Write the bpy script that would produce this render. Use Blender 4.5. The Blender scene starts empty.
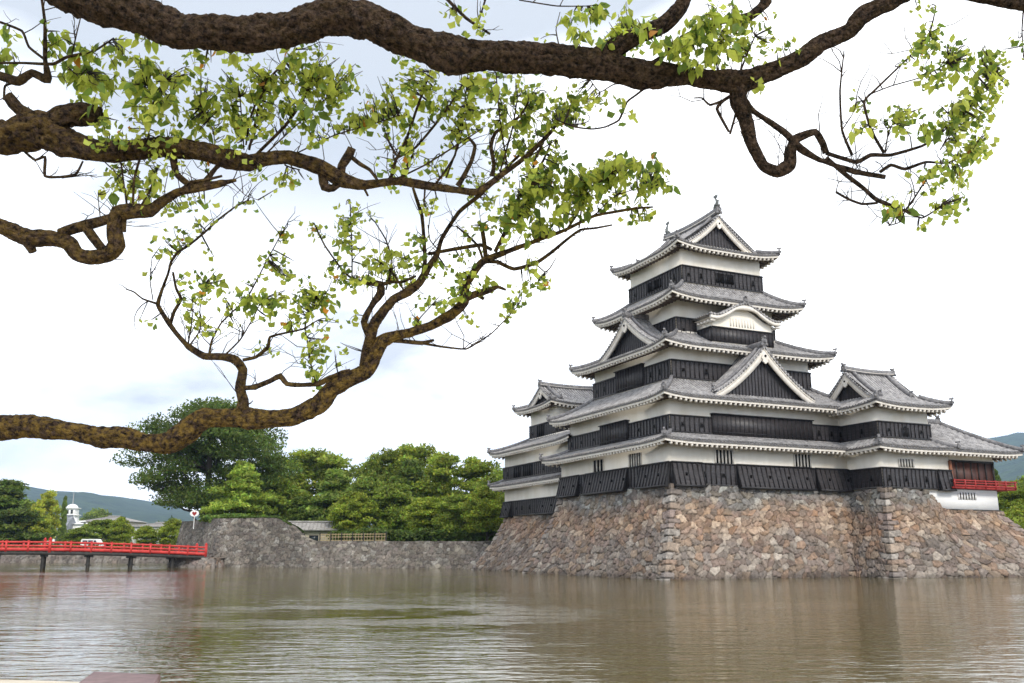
import bpy, math, random
import numpy as np
from mathutils import Vector, Matrix
R = math.radians
SC = bpy.context.scene
COL = SC.collection
random.seed(7)
RNG = np.random.default_rng(7)
USE_HAZE = True

# ------------------------------------------------------------------ camera
CAM = np.array([-45.028, -61.641, 1.794]); YAW = 0.42756; PITCH = 0.22440; FPX = 918.05
cd = bpy.data.cameras.new('camera'); cam = bpy.data.objects.new('camera', cd); COL.objects.link(cam)
cam.location = CAM; cam.rotation_euler = (math.pi/2 + PITCH, 0, -YAW)
cd.sensor_width = 36; cd.lens = FPX*36/1024; cd.clip_start = .05; cd.clip_end = 20000
SC.camera = cam
SC.render.resolution_x = 1024; SC.render.resolution_y = 683

# ------------------------------------------------------------------ world (overcast daylight)
SUN_EL, SUN_AZ = R(36), R(181)      # azimuth from north, clockwise
W = bpy.data.worlds.new('World'); SC.world = W; W.use_nodes = True
nt = W.node_tree; nt.nodes.clear()
def wn(t, **k):
    n = nt.nodes.new(t)
    for a, b in k.items(): setattr(n, a, b)
    return n
out = wn('ShaderNodeOutputWorld'); bg = wn('ShaderNodeBackground'); bg.inputs[1].default_value = .1
sky = wn('ShaderNodeTexSky', sky_type='NISHITA', sun_disc=False, sun_elevation=SUN_EL, sun_rotation=SUN_AZ)
tc = wn('ShaderNodeTexCoord'); mp = wn('ShaderNodeMapping'); mp.inputs['Scale'].default_value = (1, 1, 2.2)
mp.inputs['Location'].default_value = (1.35, 2.2, .9)
no = wn('ShaderNodeTexNoise'); no.inputs['Scale'].default_value = 1.7; no.inputs['Detail'].default_value = 5; no.inputs['Roughness'].default_value = .5
rp = wn('ShaderNodeValToRGB')
rp.color_ramp.elements[0].position = .43; rp.color_ramp.elements[0].color = (8.4, 8.9, 9.6, 1)
rp.color_ramp.elements[1].position = .58; rp.color_ramp.elements[1].color = (22, 21.8, 21.4, 1)
mx = wn('ShaderNodeMixRGB'); mx.inputs[0].default_value = .975
L = nt.links.new
L(tc.outputs['Generated'], mp.inputs[0]); L(mp.outputs[0], no.inputs[0]); L(no.outputs['Fac'], rp.inputs[0])
L(sky.outputs[0], mx.inputs[1]); sx = wn('ShaderNodeSeparateXYZ'); L(tc.outputs['Generated'], sx.inputs[0])
mr = wn('ShaderNodeMapRange'); mr.interpolation_type='SMOOTHSTEP'; mr.inputs[1].default_value=.15; mr.inputs[2].default_value=.42; L(sx.outputs[2], mr.inputs[0])
m2 = wn('ShaderNodeMixRGB'); n2 = wn('ShaderNodeTexNoise'); n2.inputs['Scale'].default_value = 3.1; n2.inputs['Detail'].default_value = 6; L(mp.outputs[0], n2.inputs[0]); r2 = wn('ShaderNodeValToRGB'); r2.color_ramp.elements[0].position=.36; r2.color_ramp.elements[0].color=(10.2,10.4,10.8,1); r2.color_ramp.elements[1].position=.56; r2.color_ramp.elements[1].color=(33,32.5,31.5,1); L(n2.outputs['Fac'], r2.inputs[0]); L(r2.outputs[0], m2.inputs[1]); L(mr.outputs[0], m2.inputs[0]); L(rp.outputs[0], m2.inputs[2]); L(m2.outputs[0], mx.inputs[2]); L(mx.outputs[0], bg.inputs[0]); L(bg.outputs[0], out.inputs[0])

sd = bpy.data.lights.new('sun', 'SUN'); sd.energy = 3.0; sd.angle = R(12); sd.color = (1, .945, .86)
so = bpy.data.objects.new('sun', sd); COL.objects.link(so)
so.rotation_euler = (math.pi/2 - SUN_EL, 0, -SUN_AZ + math.pi)
SC.view_settings.view_transform = 'Standard'; SC.view_settings.look = 'None'
SC.view_settings.gamma = 1; SC.view_settings.use_curve_mapping = False
SC.view_settings.exposure = -.04
SC.cycles.use_denoising = True
SC.cycles.max_bounces = 6; SC.cycles.volume_bounces = 0; SC.cycles.transparent_max_bounces = 6

# ------------------------------------------------------------------ helpers
def at(u, v, d):
    """point of the place seen in direction (u, v) at forward distance d"""
    fw = np.array([math.sin(YAW)*math.cos(PITCH), math.cos(YAW)*math.cos(PITCH), math.sin(PITCH)])
    r = np.array([math.cos(YAW), -math.sin(YAW), 0.]); up = np.cross(r, fw)
    return CAM + d*(fw + r*(u-512)/FPX - up*(v-341.5)/FPX)
def cg(r, f, z=0.):
    """ground coordinates: r metres right of the viewpoint, f metres ahead"""
    return np.array([CAM[0]+r*math.cos(YAW)+f*math.sin(YAW), CAM[1]-r*math.sin(YAW)+f*math.cos(YAW), z])

class MB:
    def __init__(s): s.V=[]; s.F=[]; s.n=0; s.C=[]; s.M=[]
    def add(s, V, F, col=None, mi=0):
        V = np.asarray(V, float).reshape(-1, 3); F = np.asarray(F, int)
        s.V.append(V); s.F.append(F + s.n); s.n += len(V); s.M.append(np.full(len(F), mi))
        s.C.append(np.tile(col if col is not None else (.5,.5,.5), (len(V),1)) if col is None or np.ndim(col)==1 else np.asarray(col))
        return s
    def poly(s, pts, mi=0, col=None):
        return s.add(pts, [list(range(len(pts)))], col, mi)
    def box(s, x0, x1, y0, y1, z0, z1, mi=0, col=None):
        V = [(x,y,z) for z in (z0,z1) for x,y in ((x0,y0),(x1,y0),(x1,y1),(x0,y1))]
        return s.add(V, [(0,3,2,1),(4,5,6,7),(0,1,5,4),(1,2,6,5),(2,3,7,6),(3,0,4,7)], col, mi)
    def obox(s, c, ax, ay, az, mi=0, col=None):
        """box from centre and three half vectors"""
        c=np.array(c,float); ax=np.array(ax,float); ay=np.array(ay,float); az=np.array(az,float)
        V=[c+i*ax+j*ay+k*az for k in (-1,1) for i,j in ((-1,-1),(1,-1),(1,1),(-1,1))]
        return s.add(V, [(0,3,2,1),(4,5,6,7),(0,1,5,4),(1,2,6,5),(2,3,7,6),(3,0,4,7)], col, mi)
    def beam(s, p, q, w, h, mi=0, off=0., col=None):
        """rectangular bar p->q, w wide, h high, bottom on the line + off"""
        p=np.array(p,float); q=np.array(q,float); d=q-p; l=np.linalg.norm(d); d/=l
        sd_=np.cross(d,(0,0,1.)); sd_/=np.linalg.norm(sd_)+1e-9; up=np.cross(sd_,d)
        return s.obox((p+q)/2+up*(h/2+off), d*l/2, sd_*w/2, up*h/2, mi, col)
    def prism(s, prof, p0, ex, mi=0, ey=(0,0,1.), ez=None, depth=1.):
        """outline prof [(a,b)] in plane (ex, ey) at p0, extruded along ez*depth"""
        p0=np.array(p0,float); ex=np.array(ex,float); ey=np.array(ey,float)
        ez=np.array(ez if ez is not None else np.cross(ex,ey),float)*depth
        A=[p0+a*ex+b*ey for a,b in prof]; B=[x+ez for x in A]; n=len(A)
        s.poly(A,mi); s.poly(B[::-1],mi)
        s.add(A+B, [(i,i+n,(i+1)%n+n,(i+1)%n) for i in range(n)], None, mi); return s
    def strip(s, A, B, mi=0, col=None):
        A=np.asarray(A,float); B=np.asarray(B,float); n=len(A)
        return s.add(np.concatenate([A,B]), [(i,i+1,i+1+n,i+n) for i in range(n-1)], col, mi)
    def sweep(s, path, prof, mi=0, up=(0,0,1.), caps=True):
        """sweep a (side, up) profile along a path"""
        path=[np.array(p,float) for p in path]; n=len(path); k=len(prof); V=[]
        for i,p in enumerate(path):
            d=path[min(i+1,n-1)]-path[max(i-1,0)]; d/=np.linalg.norm(d)+1e-9
            sv=np.cross(d,up); sv/=np.linalg.norm(sv)+1e-9; u2=np.cross(sv,d)
            for a,b in prof: V.append(p+sv*a+u2*b)
        F=[(i*k+j,i*k+(j+1)%k,(i+1)*k+(j+1)%k,(i+1)*k+j) for i in range(n-1) for j in range(k)]
        s.add(V,F,None,mi)
        if caps: s.poly(V[:k][::-1],mi); s.poly(V[-k:],mi)
        return s
    def tube(s, path, rad, seg=8, mi=0, jit=0., col=None):
        path=[np.array(p,float) for p in path]; n=len(path)
        if np.isscalar(rad): rad=[rad]*n
        u=None; V=[]
        for i,p in enumerate(path):
            d=path[min(i+1,n-1)]-path[max(i-1,0)]; d/=np.linalg.norm(d)+1e-9
            if u is None:
                u=np.cross(d,(0.3,.2,1.)); 
            u=u-d*np.dot(u,d); u/=np.linalg.norm(u)+1e-9; v=np.cross(d,u)
            for j in range(seg):
                a=2*math.pi*j/seg; r=rad[i]*(1+(jit*(random.random()-.5)*2 if jit else 0))
                V.append(p+r*(math.cos(a)*u+math.sin(a)*v))
        F=[(i*seg+j,i*seg+(j+1)%seg,(i+1)*seg+(j+1)%seg,(i+1)*seg+j) for i in range(n-1) for j in range(seg)]
        s.add(V,F,col,mi); s.poly(V[:seg][::-1],mi,col); s.poly(V[-seg:],mi,col)
        return s
    def ball(s, c, r, mi=0, n=6, m=8):
        c=np.array(c,float); r=np.array(r if np.ndim(r) else (r,r,r),float); V=[c+r*(0,0,-1)]
        for i in range(1,n):
            t=math.pi*i/n-math.pi/2
            for j in range(m):
                a=2*math.pi*j/m; V.append(c+r*(math.cos(t)*math.cos(a),math.cos(t)*math.sin(a),math.sin(t)))
        V.append(c+r*(0,0,1)); T=len(V)-1
        s.add(V,[(1+(i)*m+j,1+i*m+(j+1)%m,1+(i+1)*m+(j+1)%m,1+(i+1)*m+j) for i in range(n-2) for j in range(m)],None,mi)
        s.add(V,[(0,1+(j+1)%m,1+j) for j in range(m)],None,mi)
        s.add(V,[(T,1+(n-2)*m+j,1+(n-2)*m+(j+1)%m) for j in range(m)],None,mi); return s
    def mesh(s, name, smooth=False, cols=False):
        me=bpy.data.meshes.new(name)
        if not s.V: return me
        V=np.concatenate(s.V); cnt=np.concatenate([np.full(len(f), f.shape[1]) for f in s.F])
        lp=np.concatenate([f.ravel() for f in s.F]); st=np.concatenate([[0],np.cumsum(cnt)[:-1]])
        me.vertices.add(len(V)); me.vertices.foreach_set('co', V.ravel())
        me.loops.add(len(lp)); me.loops.foreach_set('vertex_index', lp)
        me.polygons.add(len(cnt)); me.polygons.foreach_set('loop_start', st); me.polygons.foreach_set('loop_total', cnt)
        me.polygons.foreach_set('material_index', np.concatenate(s.M))
        if cols:
            ca=me.color_attributes.new('Col','FLOAT_COLOR','POINT'); C=np.concatenate(s.C)
            ca.data.foreach_set('color', np.hstack([C,np.ones((len(C),1))]).ravel())
        me.update(calc_edges=True); me.validate()
        if smooth: me.polygons.foreach_set('use_smooth', np.ones(len(me.polygons),bool))
        return me
    def build(s, name, mat, parent=None, smooth=False, cols=False, origin=None):
        if origin is not None:
            o_=np.array(origin,float); s.V=[v-o_ for v in s.V]
        me=s.mesh(name,smooth,cols)
        for m in (mat if isinstance(mat,(list,tuple)) else [mat]): me.materials.append(m)
        o=bpy.data.objects.new(name,me); COL.objects.link(o)
        if origin is not None: o.location=origin
        if parent is not None:
            o.parent=parent
            b=np.array(base_of(parent)); 
            if origin is None: o.location=-b
            else: o.location=np.array(origin,float)-b
        return o
def base_of(o):
    p=np.zeros(3)
    while o is not None:
        p=p+np.array(o.location); o=o.parent
    return p
def thing(name,label,cat,loc=(0,0,0),group=None,rz=0):
    o=bpy.data.objects.new(name,None); COL.objects.link(o); o.location=loc; o.rotation_euler=(0,0,rz); o.empty_display_size=.3
    return tag(o,label,cat,group)
def tag(o,label=None,cat=None,group=None,kind=None):
    if label: o['label']=label
    if cat: o['category']=cat
    if group: o['group']=group
    if kind: o['kind']=kind
    return o
def struct(o): o['kind']='structure'; return o
def copy_tree(o,parent=None):
    c=o.copy(); COL.objects.link(c)
    if parent is not None: c.parent=parent
    for ch in [x for x in bpy.data.objects if x.parent==o]: copy_tree(ch,c)
    return c

# ------------------------------------------------------------------ materials
def mat(name, base=(.5,.5,.5), rough=.8, spec=.3, var=0., vscale=1., bump=0., bscale=20., attr=False, col2=None, stretch=(1,1,1), bdist=.02, trans=0., metallic=0., detail=5, lo=.35, hi=.65):
    m=bpy.data.materials.new(name); m.use_nodes=True; t=m.node_tree; N=t.nodes; K=t.links.new
    b=N['Principled BSDF']; b.inputs['Roughness'].default_value=rough; b.inputs['Specular IOR Level'].default_value=spec
    b.inputs['Metallic'].default_value=metallic
    c=None
    co=N.new('ShaderNodeTexCoord'); mpn=N.new('ShaderNodeMapping'); mpn.inputs['Scale'].default_value=stretch; K(co.outputs['Object'],mpn.inputs[0])
    if attr:
        a=N.new('ShaderNodeVertexColor'); a.layer_name='Col'; c=a.outputs[0]
    if col2 is not None or var:
        n=N.new('ShaderNodeTexNoise'); n.inputs['Scale'].default_value=vscale; n.inputs['Detail'].default_value=detail; n.inputs['Roughness'].default_value=.6
        K(mpn.outputs[0],n.inputs[0]); r=N.new('ShaderNodeValToRGB'); r.color_ramp.elements[0].position=lo; r.color_ramp.elements[1].position=hi
        K(n.outputs['Fac'],r.inputs[0])
        if attr:
            r.color_ramp.elements[0].color=(1-var,1-var,1-var,1); r.color_ramp.elements[1].color=(1+var,1+var,1+var,1)
            mm=N.new('ShaderNodeMixRGB'); mm.blend_type='MULTIPLY'; mm.inputs[0].default_value=1; K(c,mm.inputs[1]); K(r.outputs[0],mm.inputs[2]); c=mm.outputs[0]
        else:
            c2=col2 if col2 is not None else tuple(min(1,x*(1+var)) for x in base)
            c1=base if col2 is not None else tuple(x*(1-var) for x in base)
            r.color_ramp.elements[0].color=(*c1,1); r.color_ramp.elements[1].color=(*c2,1); c=r.outputs[0]
    if c is not None: K(c,b.inputs['Base Color'])
    else: b.inputs['Base Color'].default_value=(*base,1)
    if bump:
        n=N.new('ShaderNodeTexNoise'); n.inputs['Scale'].default_value=bscale; n.inputs['Detail'].default_value=6; K(mpn.outputs[0],n.inputs[0])
        bp=N.new('ShaderNodeBump'); bp.inputs['Strength'].default_value=bump; bp.inputs['Distance'].default_value=bdist
        K(n.outputs['Fac'],bp.inputs['Height']); K(bp.outputs[0],b.inputs['Normal'])
    if trans:
        tr=N.new('ShaderNodeBsdfTranslucent'); ms=N.new('ShaderNodeMixShader'); ms.inputs[0].default_value=trans
        if c is not None: K(c,tr.inputs[0])
        else: tr.inputs[0].default_value=(*base,1)
        K(b.outputs[0],ms.inputs[1]); K(tr.outputs[0],ms.inputs[2]); K(ms.outputs[0],N['Material Output'].inputs[0])
    return m
M={}
M['plaster']=mat('plaster',(.80,.74,.63),.9,.2,col2=(.90,.85,.76),vscale=.8,bump=.15,bscale=9,stretch=(1,1,.35))
M['plaster_clean']=mat('plaster_clean',(.80,.79,.77),.9,.2,col2=(.86,.85,.83),vscale=.6)
M['trim']=mat('white_trim',(.66,.61,.54),.85,.2,col2=(.78,.73,.66),vscale=2.5)
M['board']=mat('black_boards',(.020,.017,.018),.45,.45,col2=(.046,.039,.041),vscale=2.6,bump=.4,bscale=14,stretch=(1,1,3.5))
M['boardedge']=mat('black_battens',(.010,.009,.010),.5,.4,col2=(.02,.018,.019),vscale=5)  # darker than the boards to paint the shadow gaps along the battens
M['void']=mat('dark_interior',(.008,.007,.007),.9,.1)
M['tile']=mat('roof_tile',(.13,.122,.122),.6,.4,col2=(.48,.46,.45),vscale=2.6,bump=.6,bscale=11,detail=8,lo=.3,hi=.7,bdist=.03)
M['tilepanshade']=mat('roof_pan_tile_shade',(.035,.033,.033),.7,.3,col2=(.12,.115,.113),vscale=3)  # same tile as the round rows, darkened to paint in the groove shade
M['tiledark']=mat('ridge_tile',(.10,.096,.10),.65,.4,col2=(.24,.23,.23),vscale=4,bump=.6,bscale=14)
M['tilelip']=mat('eave_tile_edge',(.07,.065,.065),.6,.4,col2=(.16,.15,.15),vscale=6)
M['under']=mat('eave_soffit',(.085,.062,.052),.9,.2,col2=(.17,.135,.115),vscale=2)
M['bronze']=mat('weathered_bronze',(.06,.065,.06),.5,.5,col2=(.14,.15,.14),vscale=8)
M['red']=mat('red_lacquer',(.40,.028,.025),.55,.35,col2=(.62,.055,.045),vscale=2.5,bump=.2,bscale=20)
M['deepred']=mat('dark_red_lacquer',(.24,.020,.018),.6,.3,col2=(.38,.038,.032),vscale=3)
M['orange_wood']=mat('orange_wood',(.20,.075,.035),.6,.4,col2=(.30,.12,.06),vscale=3)
M['brown_wood']=mat('brown_shutters',(.045,.016,.010),.55,.4,col2=(.11,.042,.028),vscale=2,stretch=(2,2,.3))
M['darkwood']=mat('dark_beam',(.02,.018,.016),.7,.3,col2=(.05,.045,.04),vscale=3)
M['stone']=mat('rubble_stone',attr=True,rough=.9,spec=.2,var=.32,vscale=3.5,bump=.8,bscale=9,bdist=.05)
M['grass']=mat('grass',(.07,.12,.025),.9,.2,col2=(.13,.19,.05),vscale=1.5,bump=1,bscale=12,bdist=.1)
M['earth']=mat('earth',(.10,.085,.06),.95,.1,col2=(.18,.155,.11),vscale=.5,bump=.6,bscale=8)
M['path']=mat('pale_path',(.50,.44,.35),.95,.1,col2=(.62,.56,.46),vscale=1.2,bump=.4,bscale=30)
M['hill']=mat('forested_hill',(.018,.036,.018),.95,.1,col2=(.055,.09,.035),vscale=.016,bump=1,bscale=.02,bdist=30,detail=12)
# ------------------------------------------------------------------ water and ground
def water_mat():
    m=bpy.data.materials.new('moat_water'); m.use_nodes=True; t=m.node_tree; N=t.nodes; K=t.links.new; b=N['Principled BSDF']
    b.inputs['Roughness'].default_value=.04; b.inputs['IOR'].default_value=1.45; b.inputs['Specular IOR Level'].default_value=.8
    co=N.new('ShaderNodeTexCoord')
    def noise(sc,st,det,rot=0.,rough=.5):
        mp=N.new('ShaderNodeMapping'); mp.vector_type='TEXTURE'; mp.inputs['Scale'].default_value=st; mp.inputs['Rotation'].default_value=(0,0,-YAW+rot)
        n=N.new('ShaderNodeTexNoise'); n.inputs['Scale'].default_value=sc; n.inputs['Detail'].default_value=det; n.inputs['Roughness'].default_value=rough
        K(co.outputs['Object'],mp.inputs[0]); K(mp.outputs[0],n.inputs[0]); return n.outputs['Fac']
    c=N.new('ShaderNodeValToRGB'); c.color_ramp.elements[0].color=(.078,.060,.010,1); c.color_ramp.elements[1].color=(.110,.086,.018,1)
    K(noise(.08,(1,1,1),3),c.inputs[0]); K(c.outputs[0],b.inputs['Base Color'])
    rip=noise(3.4,(2.6,1,1),3,.08,.5); big=noise(1.1,(2.2,1,1),2,-.12)
    patch=N.new('ShaderNodeMapRange'); patch.inputs[1].default_value=.44; patch.inputs[2].default_value=.60; patch.inputs[3].default_value=.45; patch.inputs[4].default_value=1.25
    K(noise(.09,(5.,1,1),2,.05),patch.inputs[0])
    # a sheltered calm patch in the middle of the moat between the wind ripples
    gm=N.new('ShaderNodeMapping'); gm.vector_type='TEXTURE'; gc=cg(-5.2,27.8); gm.inputs['Location'].default_value=tuple(gc); gm.inputs['Rotation'].default_value=(0,0,-YAW+.12); gm.inputs['Scale'].default_value=(9.6,4.9,1)
    K(co.outputs['Object'],gm.inputs[0]); gl=N.new('ShaderNodeVectorMath'); gl.operation='LENGTH'; K(gm.outputs[0],gl.inputs[0])
    gn=N.new('ShaderNodeMath'); gn.operation='MULTIPLY_ADD'; K(noise(1.3,(2.5,1,1),5,0.,.7),gn.inputs[0]); gn.inputs[1].default_value=1.9; K(gl.outputs['Value'],gn.inputs[2])
    gr=N.new('ShaderNodeMapRange'); gr.interpolation_type='SMOOTHSTEP'; gr.inputs[1].default_value=1.35; gr.inputs[2].default_value=2.0; gr.inputs[3].default_value=.36; gr.inputs[4].default_value=1.; K(gn.outputs[0],gr.inputs[0])
    pm=N.new('ShaderNodeMath'); pm.operation='MULTIPLY'; K(patch.outputs[0],pm.inputs[0]); K(gr.outputs[0],pm.inputs[1])
    a=N.new('ShaderNodeMath'); a.operation='MULTIPLY'; K(rip,a.inputs[0]); K(pm.outputs[0],a.inputs[1])
    a2=N.new('ShaderNodeMath'); a2.operation='MULTIPLY_ADD'; bm=N.new('ShaderNodeMath'); bm.operation='MULTIPLY'; K(big,bm.inputs[0]); K(gr.outputs[0],bm.inputs[1]); K(bm.outputs[0],a2.inputs[0]); a2.inputs[1].default_value=1.2; K(a.outputs[0],a2.inputs[2])
    bp=N.new('ShaderNodeBump'); bp.inputs['Strength'].default_value=1.; bp.inputs['Distance'].default_value=.030; K(a2.outputs[0],bp.inputs['Height']); K(bp.outputs[0],b.inputs['Normal'])
    return m
b=MB(); b.poly([(-700,-500,0),(900,-500,0),(900,900,0),(-700,900,0)])
struct(b.build('moat_water',water_mat()))
# moat bed / wide land sheet reaching the horizon lies beyond the moat
def ground(name,pts,z,m,skirt=None):
    b=MB(); P_=[(p[0],p[1],z) for p in pts]; b.poly(P_)
    if skirt is not None:
        n=len(P_)
        for i in range(n):
            p,q=P_[i],P_[(i+1)%n]; b.poly([(p[0],p[1],skirt),(q[0],q[1],skirt),q,p])
    return struct(b.build(name,m))
fb=[cg(-420,152),cg(-120,153),cg(-20,155),cg(60,156)]
far=[p for p in fb]+[cg(900,156),cg(7000,900),cg(7000,7000),cg(-7000,7000),cg(-7000,400),cg(-700,150)]
ground('far_ground',far,1.55,M['grass'])
nb=[cg(-60,-60),cg(40,-60),cg(40,9.6),cg(6,10.3),cg(-1.5,11.2),cg(-5.2,11.75),cg(-9,12.5),cg(-60,24)]
ground('near_bank_path',nb,.25,M['path'],-.3)
ground('west_bank',[cg(-400,20),cg(-95,30),cg(-88,90),cg(-110,151.5),cg(-400,151.5)],1.2,M['grass'],-.3)

# hills all round behind
def hills():
    b=MB(); azs=np.linspace(-60,60,240); rad=[900,1500,2100,2700,3300,3900,4600]
    prof=[(-60,.085),(-42,.080),(-29,.080),(-27,.072),(-24,.062),(-21.5,.0575),(-19,.046),(-15,.042),(-8,.03),(0,.022),(12,.03),(20,.066),(24,.103),(26,.120),(27.3,.127),(28.6,.131),(31,.136),(36,.145),(45,.13),(60,.11)]
    rr=np.random.default_rng(3); ph=rr.random(12)*6
    V=[]
    for az in azs:
        e=np.interp(az,[p[0] for p in prof],[p[1] for p in prof])
        rid=e*3900*.93*math.cos(R(az))*(1+.02*math.sin(az*.5+ph[0])+.012*math.sin(az*1.3+ph[1])+.006*math.sin(az*2.9+ph[2])+.003*rr.standard_normal())
        for k,r in enumerate(rad):
            f=[0,.05,.2,.48,.78,1.,.7][k]
            h=rid*f*(1+(.06*math.sin(az*.25*k+ph[k])+.05*math.sin(az*.9+ph[k+1]*2)) *(1 if 0<k<5 else 0))
            a=YAW+R(az); V.append((CAM[0]+r*math.sin(a),CAM[1]+r*math.cos(a),h+1.0))
    k=len(rad); b.add(V,[(i*k+j,i*k+j+1,(i+1)*k+j+1,(i+1)*k+j) for i in range(len(azs)-1) for j in range(k-1)])
    return struct(b.build('forested_hills',M['hill'],smooth=True))
hills()

# ------------------------------------------------------------------ stone walls: real relief, one stone at a time
PAL_TAN=[(.30,.23,.18),(.34,.265,.205),(.25,.205,.18),(.29,.25,.23),(.38,.34,.305),(.23,.175,.155),(.31,.215,.16),(.27,.22,.20),(.22,.195,.185),(.41,.37,.33),(.27,.21,.19),(.32,.28,.25)]
PAL_GREY=[(.20,.17,.15),(.16,.14,.125),(.25,.225,.20),(.215,.18,.155),(.15,.135,.125),(.32,.30,.275),(.18,.15,.14),(.28,.25,.21)]
def stones(u,v,size,aspect,seed,pal,hue=None):
    """u,v metres on the wall; returns relief height and colour"""
    r=np.random.default_rng(seed); tab=r.random((4096,12))
    wu=u+.16*size*np.sin(v*3.1/size*.6+1.3)+.10*size*np.sin(u*2.3/size+v*1.7/size); wv=v+.14*size*np.sin(u*2.1/size)+.08*size*np.sin(u*.7/size+v*3.3/size)
    x=wu/(size*aspect); y=wv/size
    ix=np.floor(x).astype(int); iy=np.floor(y).astype(int)
    F1=np.full(u.shape,9.); F2=F1.copy(); ID=np.zeros(u.shape,int); DX=np.zeros(u.shape); DY=np.zeros(u.shape)
    for dx in (-1,0,1,):
        for dy in (-1,0,1):
            cx=ix+dx; cy=iy+dy; h=(cx*73856093 ^ cy*19349663)&4095
            px=cx+.12+.76*tab[h,0]+.25*(cy&1); py=cy+.12+.76*tab[h,1]
            ex=x-px; ey=y-py; d=(np.abs(ex)**2.3+np.abs(ey)**2.3)**(1/2.3)
            d=d-.22*tab[h,2]
            m=d<F1
            F2=np.where(m,F1,np.minimum(F2,d)); ID=np.where(m,h,ID); DX=np.where(m,ex,DX); DY=np.where(m,ey,DY); F1=np.where(m,d,F1)
    e=np.clip((F2-F1)/.10,0,1); e=e*e*(3-2*e)
    T=tab[ID]
    h=e*(.55+.45*T[:,3]) + e*((T[:,4]-.5)*DX*1.1+(T[:,5]-.5)*DY*1.3)*.8 + .10*e*np.sin(DX*9+T[:,6]*6)*np.sin(DY*8+T[:,7]*6)
    pal=np.array(pal); c=pal[(T[:,8]*len(pal)).astype(int)%len(pal)]*(.50+.50*T[:,9:10])
    c=c*.74+np.array((.235,.195,.160))*.26*.75
    if hue is not None: c=c*hue
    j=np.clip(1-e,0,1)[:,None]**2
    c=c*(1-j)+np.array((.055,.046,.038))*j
    return h,c
def smooth1(x): x=np.clip(x,0,1); return x*x*(3-2*x)
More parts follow.
